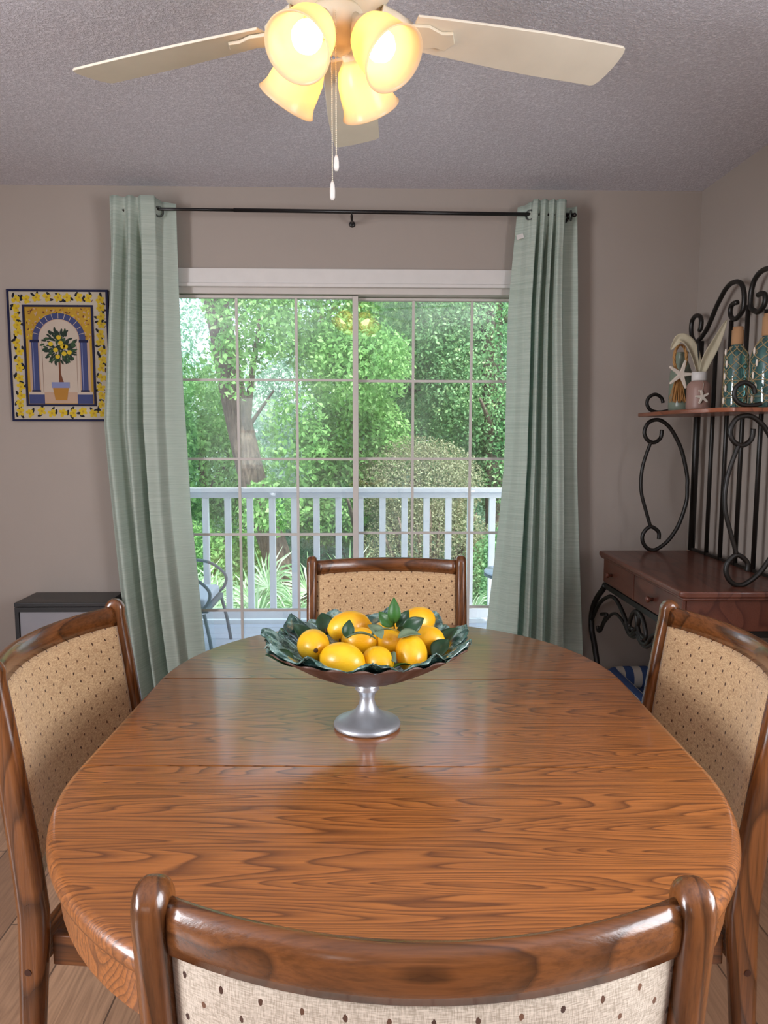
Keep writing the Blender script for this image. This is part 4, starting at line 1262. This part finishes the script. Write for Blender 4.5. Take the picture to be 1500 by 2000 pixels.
# ------------------------------------------------------------------ small cabinet by the left wall
cab = tag(empty('side_cabinet', (-1.36, 3.39, 0)), 'low black-framed cabinet with a plain grey front, on the floor left of the curtain', 'cabinet')
b = MB(); b.box(-0.205, 0.205, -0.115, 0.11, 0.558, 0.577); b.build('top', M_black, cab, bevel=0.003)
b = MB(); b.box(-0.2, 0.2, -0.098, 0.108, 0.03, 0.557); b.build('body', M_black, cab, bevel=0.002)
b = MB()
for (x0, x1, z0, z1) in ((-0.203, -0.186, 0.03, 0.556), (0.186, 0.203, 0.03, 0.556), (-0.186, 0.186, 0.535, 0.556), (-0.186, 0.186, 0.03, 0.05)): b.box(x0, x1, -0.114, -0.099, z0, z1)
b.build('front_frame', M_black, cab, weld=False)
b = MB(); b.box(-0.185, 0.185, -0.107, -0.099, 0.051, 0.534); b.build('door', M_greypanel, cab, bevel=0.002)
for sx in (-0.18, 0.18):
    for sy in (-0.08, 0.09):
        b = MB(); b.lathe([(0.012, 0.0), (0.014, 0.03)], 12, M=Matrix.Translation((sx, sy, 0))); b.build('foot', M_black, cab, smooth=True)

# ------------------------------------------------------------------ iron and wood desk rack on the right wall
YM = 2.885
DK0, DK1 = 2.43, 3.33
desk = tag(empty('bakers_rack', (0, YM, 0)), 'wrought iron rack with a cherry wood drawer desk and one shelf along the right wall', 'rack')
DX_ = 1.06
b = MB()
out = [(DX_, -0.44), (DX_ + 0.02, -0.455), (1.51, -0.455), (1.51, 0.445), (DX_ + 0.02, 0.445), (DX_, 0.43)]
b.prism(out, 0.778, 0.80, 'z')
b.build('desk_top', M_cherry, desk, bevel=0.007, seg=3)
b = MB(); b.box(DX_ + 0.035, 1.495, -0.425, 0.425, 0.655, 0.777); b.build('desk_frame', M_cherry, desk, bevel=0.002)
b = MB(); b.box(DX_ + 0.010, 1.50, -0.45, 0.44, 0.768, 0.7775); b.build('moulding', M_cherry, desk, bevel=0.004)
for y0, y1, ky in ((0.045, 0.42, 3.19 - YM), (-0.42, 0.035, 2.719 - YM)):
    b = MB(); b.box(DX_ + 0.020, DX_ + 0.0345, y0, y1, 0.66, 0.765); d = b.build('drawer', M_cherry, desk, bevel=0.003)
    b = MB(); b.lathe([(0.007, 0.0), (0.006, 0.010), (0.011, 0.016), (0.0125, 0.022), (0.009, 0.028)], 18, M=Matrix.Translation((DX_ + 0.020, ky, 0.71)) @ Matrix.Rotation(-PI / 2, 4, 'Y'))
    b.build('knob', M_cherry, d, smooth=True)
# iron rails below the desk
b = MB()
b.box(DX_ + 0.022, DX_ + 0.034, -0.425, 0.425, 0.632, 0.655); b.box(1.48, 1.492, -0.425, 0.425, 0.632, 0.655)
b.box(DX_ + 0.034, 1.48, -0.425, -0.413, 0.632, 0.655); b.box(DX_ + 0.034, 1.48, 0.413, 0.425, 0.632, 0.655)
b.build('iron_frame', M_iron, desk, weld=False)
LEG = [(3.30, 0.645), (3.327, 0.62), (3.402, 0.567), (3.456, 0.514), (3.481, 0.463), (3.483, 0.425), (3.472, 0.382), (3.438, 0.343), (3.41, 0.306), (3.376, 0.25), (3.345, 0.16), (3.35, 0.08), (3.40, 0.0)]
ARCH = [(3.475, 0.44), (3.397, 0.521), (3.333, 0.565), (3.239, 0.605), (3.167, 0.613), (3.116, 0.601), (3.066, 0.579), (3.025, 0.556), (3.004, 0.532), (2.975, 0.514), (2.939, 0.512), (2.882, 0.539)]
WAVE = [(3.337, 0.499), (3.267, 0.516), (3.281, 0.495), (3.311, 0.462), (3.341, 0.425), (3.374, 0.412), (3.388, 0.431)]
WAVE2 = [(3.352, 0.422), (3.29, 0.475), (3.24, 0.509), (3.19, 0.537), (3.131, 0.55), (3.062, 0.54), (3.022, 0.524), (2.983, 0.505), (2.93, 0.505), (2.885, 0.522)]
LOOPP = [(2.94, 0.517), (2.892, 0.555), (2.867, 0.6), (2.881, 0.618), (2.915, 0.616), (2.948, 0.595), (2.975, 0.556), (2.968, 0.535), (2.933, 0.538)]
def ipath(P2, xx, mirror=False, ax='yz'):
    out = []
    for p, z in P2:
        y = p - YM
        out.append((xx, -y if mirror else y, z))
    return smooth_path(out, 6)
for mir in (False, True):
    for xx in (DX_ + 0.028, 1.485):
        sc_ = 0.9 if False else 1
        b = MB(); b.tube(ipath(LEG, xx, mir), 0.0135, 10); b.build('leg', M_iron, desk, smooth=True)
    for P2, r in ((ARCH, 0.009), (WAVE, 0.009), (WAVE2, 0.007), (LOOPP, 0.009)):
        b = MB(); b.tube(ipath(P2, DX_ + 0.028, mir), r, 8); b.build('scrollwork', M_iron, desk, smooth=True)
# back posts
SZ = 1.412
for y, r, zt in ((3.335, 0.015, 1.74), (3.185, 0.009, 1.735), (3.06, 0.009, 1.79), (2.93, 0.009, 1.83), (2.79, 0.009, 1.79), (2.655, 0.009, 1.74), (2.54, 0.015, 1.74)):
    b = MB(); b.tube([(1.492, y - YM, 0.80), (1.492, y - YM, zt)], r, 10); b.build('back_post', M_iron, desk, smooth=True)
b = MB(); b.box(1.486, 1.498, 2.53 - YM, 3.35 - YM, 0.80, 0.812); b.build('lower_rail', M_iron, desk)
HEADER = [(3.352, 1.790), (3.342, 1.796), (3.337, 1.826), (3.354, 1.851), (3.396, 1.86), (3.431, 1.845), (3.439, 1.81), (3.426, 1.771), (3.39, 1.744), (3.338, 1.753), (3.284, 1.783), (3.239, 1.824), (3.201, 1.866), (3.162, 1.898), (3.129, 1.923), (3.082, 1.94), (3.029, 1.938), (2.99, 1.919), (2.97, 1.887), (2.964, 1.85), (2.97, 1.819), (2.991, 1.803), (3.028, 1.791), (3.063, 1.804), (3.075, 1.827), (3.067, 1.849), (3.044, 1.856), (3.02, 1.855)]
for mir in (False, True):
    pts = [(1.492, ((2 * 2.94 - y) if mir else y) - YM, z) for y, z in HEADER]
    b = MB(); b.tube(smooth_path(pts, 6), 0.0100, 10); b.build('header_scroll', M_iron, desk, smooth=True)
# shelf
b = MB()
out = [(1.245, 0.445), (1.205, 0.40), (1.20, 0.25), (1.175, 0.0), (1.20, -0.25), (1.205, -0.34), (1.245, -0.385), (1.505, -0.385), (1.505, 0.445)]
b.prism(out, SZ - 0.008, SZ + 0.008, 'z'); b.build('shelf', M_shelf, desk, bevel=0.003)
SIDE = [(1.326, 0.855), (1.323, 0.888), (1.286, 0.912), (1.255, 0.884), (1.252, 0.847), (1.274, 0.814), (1.311, 0.806), (1.359, 0.838), (1.394, 0.883), (1.42, 0.936), (1.445, 1.026), (1.446, 1.091), (1.442, 1.147), (1.414, 1.252), (1.379, 1.323), (1.345, 1.367), (1.303, 1.391), (1.26, 1.38), (1.241, 1.339), (1.255, 1.303), (1.287, 1.291), (1.315, 1.311), (1.32, 1.347)]
BAR = [(1.275, 1.299), (1.253, 1.235), (1.239, 1.179), (1.234, 1.115), (1.24, 1.058), (1.259, 0.994), (1.286, 0.912)]
TOPC = [(1.32, 1.466), (1.311, 1.489), (1.283, 1.503), (1.255, 1.489), (1.248, 1.462), (1.261, 1.438), (1.286, 1.427), (1.314, 1.426), (1.342, 1.432)]
for yy in (3.30, 2.515):
    for P2, r, nm in ((SIDE, 0.0088, 'side_scroll'), (BAR, 0.0078, 'side_bar'), (TOPC, 0.0078, 'shelf_curl')):
        b = MB(); b.tube(smooth_path([(x, yy - YM, z) for x, z in P2], 6), r, 9); b.build(nm, M_iron, desk, smooth=True)

# ------------------------------------------------------------------ things on the shelf
ST = SZ + 0.008
m = NT('sage_glass')
M_sage = m.done(m.bsdf(srgb('84907f'), 0.3, **{'Transmission Weight': 0.15}))
sage = tag(empty('sage_vase', (1.352, 3.20, ST)), 'sage green glass vase at the far end of the shelf, behind the starfish tassel', 'vase')
b = MB(); b.lathe([(0.030, 0.0), (0.044, 0.004), (0.047, 0.03), (0.046, 0.12), (0.044, 0.17), (0.034, 0.20), (0.026, 0.22), (0.026, 0.25), (0.029, 0.255), (0.022, 0.25), (0.020, 0.2)], 32)
b.build('vessel', M_sage, sage, smooth=True)
M_rope = plain('tan_rope', 'b98a55', 0.9)
M_raff = plain('raffia', 'b4824a', 0.9)
M_star = plain('white_starfish', 'e4d8c8', 0.8)
def star(b, c, R, rin, th, rot, tilt=0.0, n=5):
    vs = [(c[0], c[1] - th, c[2])]; out = []
    for k in range(2 * n):
        a = rot + PI * k / n
        r = R if k % 2 == 0 else rin
        out.append((c[0] + r * math.cos(a), c[1], c[2] + r * math.sin(a)))
    vs += out; vs.append((c[0], c[1] + th * .4, c[2]))
    # rounded arms: widen the tips a little
    fs = []
    N2 = 2 * n
    for k in range(N2):
        fs.append((0, 1 + k, 1 + (k + 1) % N2)); fs.append((N2 + 1, 1 + (k + 1) % N2, 1 + k))
    b.add(vs, fs)
def star_round(c, R, r0, r1, th, rot, name, mat, parent):
    b = MB(); outl = []
    n = 5
    for k in range(n):
        a = rot + 2 * PI * k / n
        d = Vector((math.cos(a), math.sin(a))); s = Vector((-math.sin(a), math.cos(a)))
        ai = a - PI / n
        outl.append(Vector((math.cos(ai), math.sin(ai))) * r0 * 1.15)
        outl += [d * R * 0.55 - s * r1 * 1.15, d * R * 0.94 - s * r1 * 0.8, d * R, d * R * 0.94 + s * r1 * 0.8, d * R * 0.55 + s * r1 * 1.15]
    b.prism([(c[0] + p.x, c[2] + p.y) for p in outl], c[1] - th, c[1] + th, 'y')
    return b.build(name, mat, parent, bevel=th * 0.6, seg=2)
tas = tag(empty('starfish_tassel', (1.315, 3.135, ST)), 'raffia tassel with a white starfish hanging in front of the sage vase', 'ornament')
b = MB()
loop = [(0.004 + 0.026 * math.sin(t), 0, 0.225 - 0.055 * math.cos(t) * 1.0) for t in np.linspace(0.2, 2 * PI - 0.2, 30)]
for q in range(3):
    b.tube([(x + 0.0035 * math.cos(i * 0.9 + q * 2.1), y + 0.0035 * math.sin(i * 0.9 + q * 2.1), z) for i, (x, y, z) in enumerate(loop)], 0.0035, 6)
b.build('rope_loop', M_rope, tas, smooth=True, weld=False)
rg = random.Random(5)
b = MB()
for q in range(60):
    a = rg.uniform(0, 2 * PI); r = rg.uniform(0.3, 1)
    x1, y1 = 0.036 * r * math.cos(a), 0.02 * r * math.sin(a)
    b.tube([(0.004 * math.cos(a), 0.004 * math.sin(a), 0.155), (x1 * 0.55, y1 * .6, 0.11), (x1, y1, 0.045 + rg.uniform(-.006, .008))], 0.0016, 5)
b.build('tassel', M_raff, tas, weld=False)
star_round((0.0, -0.027, 0.155), 0.062, 0.013, 0.006, 0.005, math.radians(75), 'starfish', M_star, tas)
m = NT('pink_glass')
M_pink = m.done(m.bsdf(srgb('a88579'), 0.45, **{'Transmission Weight': 0.15}))
jar = tag(empty('pink_jar', (1.372, 3.065, ST)), 'frosted pink glass jar with a white collar on the shelf, holding two large pale leaves', 'jar')
b = MB(); b.lathe([(0.038, 0.0), (0.047, 0.003), (0.048, 0.02), (0.047, 0.095), (0.044, 0.112), (0.034, 0.122), (0.029, 0.126)], 36); b.build('vessel', M_pink, jar, smooth=True)
b = MB(); b.lathe([(0.0285, 0.1265), (0.030, 0.128), (0.030, 0.16), (0.028, 0.162), (0.025, 0.16), (0.025, 0.13)], 30); b.build('collar', M_trim, jar, smooth=True)
star_round((-0.008, -0.054, 0.058), 0.030, 0.008, 0.0045, 0.003, math.radians(30), 'starfish_charm', M_star, jar)
b = MB(); b.tube([(-0.006, -0.0505, 0.085), (-0.003, -0.049, 0.11), (0.0, -0.033, 0.126)], 0.0008, 5)
for q in range(3): b.sphere((-0.02 + 0.007 * q, -0.051, 0.083 - 0.004 * q), 0.004, 8, 6)
b.build('string_and_shells', M_star, jar, smooth=True, weld=False)
m = NT('cream_leaf')
geo = m.n('ShaderNodeNewGeometry')
n = m.noise(m.objco((30, 30, 4)), 3, 3)
M_cleaf = m.done(m.bsdf(m.mix(n, srgb('cfc3a8'), srgb('a9a287')), 0.6))
def big_leaf(path, W, name, lb, face):
    pts = smooth_path(path, 5); N = len(pts)
    b = MB()
    def f(u, v):
        i = min(int(v * (N - 1)), N - 2); t = v * (N - 1) - i
        p = pts[i].lerp(pts[i + 1], t)
        tan = (pts[i + 1] - pts[i]).normalized()
        s = tan.cross(Vector(face)).normalized(); nn = s.cross(tan)
        w = W * (math.sin(PI * min(1, (v * 0.96 + 0.03)) ** 0.9) ** 0.75)
        q = (u - 0.5) * 2
        return p + s * w * q + nn * (abs(q) * w * 0.45)
    b.grid(f, 9, 24)
    o = b.build(name, M_cleaf, None, smooth=True, solid=0.0012)
    tag(o, lb, 'leaf', 'pale leaves in the pink jar')
big_leaf([(1.372, 3.065, ST + 0.14), (1.352, 3.07, 1.64), (1.325, 3.08, 1.70), (1.290, 3.09, 1.718), (1.262, 3.10, 1.675)], 0.026, 'dried_leaf', 'large pale leaf in the pink jar, arching over to the left', (0.25, -1, 0.35))
big_leaf([(1.376, 3.065, ST + 0.14), (1.395, 3.06, 1.63), (1.428, 3.055, 1.70), (1.465, 3.045, 1.79)], 0.021, 'dried_leaf', 'large pale leaf in the pink jar, leaning up to the right', (-0.1, -1, 0.1))
M_dark = plain('dark_twig', '16150f', 0.7)
o = MB(); o.tube(smooth_path([(1.370, 3.07, ST + 0.12), (1.371, 3.07, 1.60), (1.366, 3.07, 1.66), (1.362, 3.068, 1.70)], 4), 0.004, 7)
tw = o.build('twig', M_dark, None, smooth=True); tag(tw, 'thin dark twig standing in the pink jar between the two pale leaves', 'twig')

m = NT('aqua_glass')
an = m.noise(m.objco((1, 1, .3)), 30, 3)
M_aqua = m.done(m.bsdf(m.mix(an, srgb('9ed6d2'), srgb('52aab0')), 0.06, coat=0.5, **{'Transmission Weight': 0.9}))
M_cork = plain('cork', 'ab825c', 0.9)
M_net = plain('jute_net', 'a08a62', 0.9)
def bottle(loc, R, hb, hs, rn, hn, hc, lb, sgn):
    e = tag(empty('glass_bottle', loc), lb, 'bottle', 'netted glass bottles on the shelf')
    b = MB(); prof = [(R * .85, 0), (R * .98, 0.004), (R, 0.012), (R, hb), (R * .93, hb + (hs - hb) * .3), (R * .7, hb + (hs - hb) * .65), (rn * 1.15, hs), (rn, hs + 0.006), (rn, hn)]
    b.lathe(prof, 36); b.build('glass_body', M_aqua, e, smooth=True)
    b = MB(); b.lathe([(rn * 1.14, hs + 0.004), (rn * 1.22, hs + 0.008), (rn * 1.22, hc - 0.012), (rn * 1.05, hc - 0.010), (rn * 1.05, hc)], 24); b.build('cork', M_cork, e, smooth=True)
    b = MB()
    def rad(z):
        z = max(0.0, z)
        for (r0, z0), (r1, z1) in zip(prof, prof[1:]):
            if z <= z1: return r0 + (r1 - r0) * (z - z0) / max(1e-6, z1 - z0)
        return rn
    for k in range(7):
        for s in (-1, 1):
            pts = []
            for j in range(40):
                v = j / 39; z = 0.006 + (hs - 0.008) * v
                a = 2 * PI * k / 7 + s * (0.42 * math.asin(math.sin(v * PI * 4.5))) + 0.2
                r = rad(z) + 0.0012
                pts.append((r * math.cos(a), r * math.sin(a), z))
            b.tube(pts, 0.0016, 5)
    for z in (0.04, hb * 0.55):
        b.tube([((R + .001) * math.cos(t), (R + .001) * math.sin(t), z) for t in np.linspace(0, 2 * PI, 33)[:-1]], 0.0016, 5, closed=True)
    b.build('net', M_net, e, weld=False)
    b = MB()
    for k in range(5):
        a = PI + sgn * 0.2 + (0.15 if k % 2 else -0.1)
        b.sphere(((R + 0.004) * math.cos(a), (R + 0.004) * math.sin(a) - .01, 0.03 + k * (hb - 0.01) / 4), (0.004, 0.004, 0.013), 8, 6)
    b.build('shells', M_star, e, smooth=True, weld=False)
bottle((1.352, 2.72, ST), 0.040, 0.185, 0.228, 0.017, 0.27, 0.296, 'slim netted aqua bottle with a cork, on the shelf left of the wider bottle', 0)
bottle((1.405, 2.60, ST), 0.056, 0.175, 0.245, 0.021, 0.29, 0.325, 'wide netted blue-green bottle with a tall cork, nearest on the shelf', 1)

# ------------------------------------------------------------------ striped cushion under the desk
m = NT('blue_white_stripe')
sepx = m.n('ShaderNodeSeparateXYZ'); m.t.links.new(m.objco(), sepx.inputs[0])
st = m.math('LESS_THAN', m.math('FRACT', m.math('DIVIDE', m.math('ADD', sepx.outputs['X'], 5.012), 0.078)), 0.5)
M_stripe = m.done(m.bsdf(m.mix(st, srgb('c4bdb4'), srgb('344d7c')), 0.9))
M_blue = plain('blue_canvas', '344d7c', 0.9)
cu = tag(empty('striped_pet_bed', (1.31, 3.15, 0)), 'blue and white striped cushioned bed on the floor under the desk', 'pet bed')
b = MB()
def rr_(w, d, r, n=6):
    o = []
    for cx_, cy_, a0 in ((w - r, d - r, 0), (-w + r, d - r, 90), (-w + r, -d + r, 180), (w - r, -d + r, 270)):
        for k in range(n + 1):
            a = math.radians(a0 + 90 * k / n); o.append((cx_ + r * math.cos(a), cy_ + r * math.sin(a)))
    return o
b.prism(rr_(0.20, 0.27, 0.08), 0.0, 0.14, 'z'); b.build('base_cushion', M_blue, cu, bevel=0.02, seg=3)
b = MB(); pth = [(x * 0.96, y * 0.96, 0.185) for x, y in rr_(0.165, 0.24, 0.07)]
b.tube(pth, 0.052, 14, closed=True); b.build('bolster', M_stripe, cu, smooth=True)
b = MB(); b.tube([(x, y, 0.142) for x, y in rr_(0.2, 0.27, 0.08)], 0.004, 6, closed=True); b.build('piping', M_trim, cu, smooth=True)
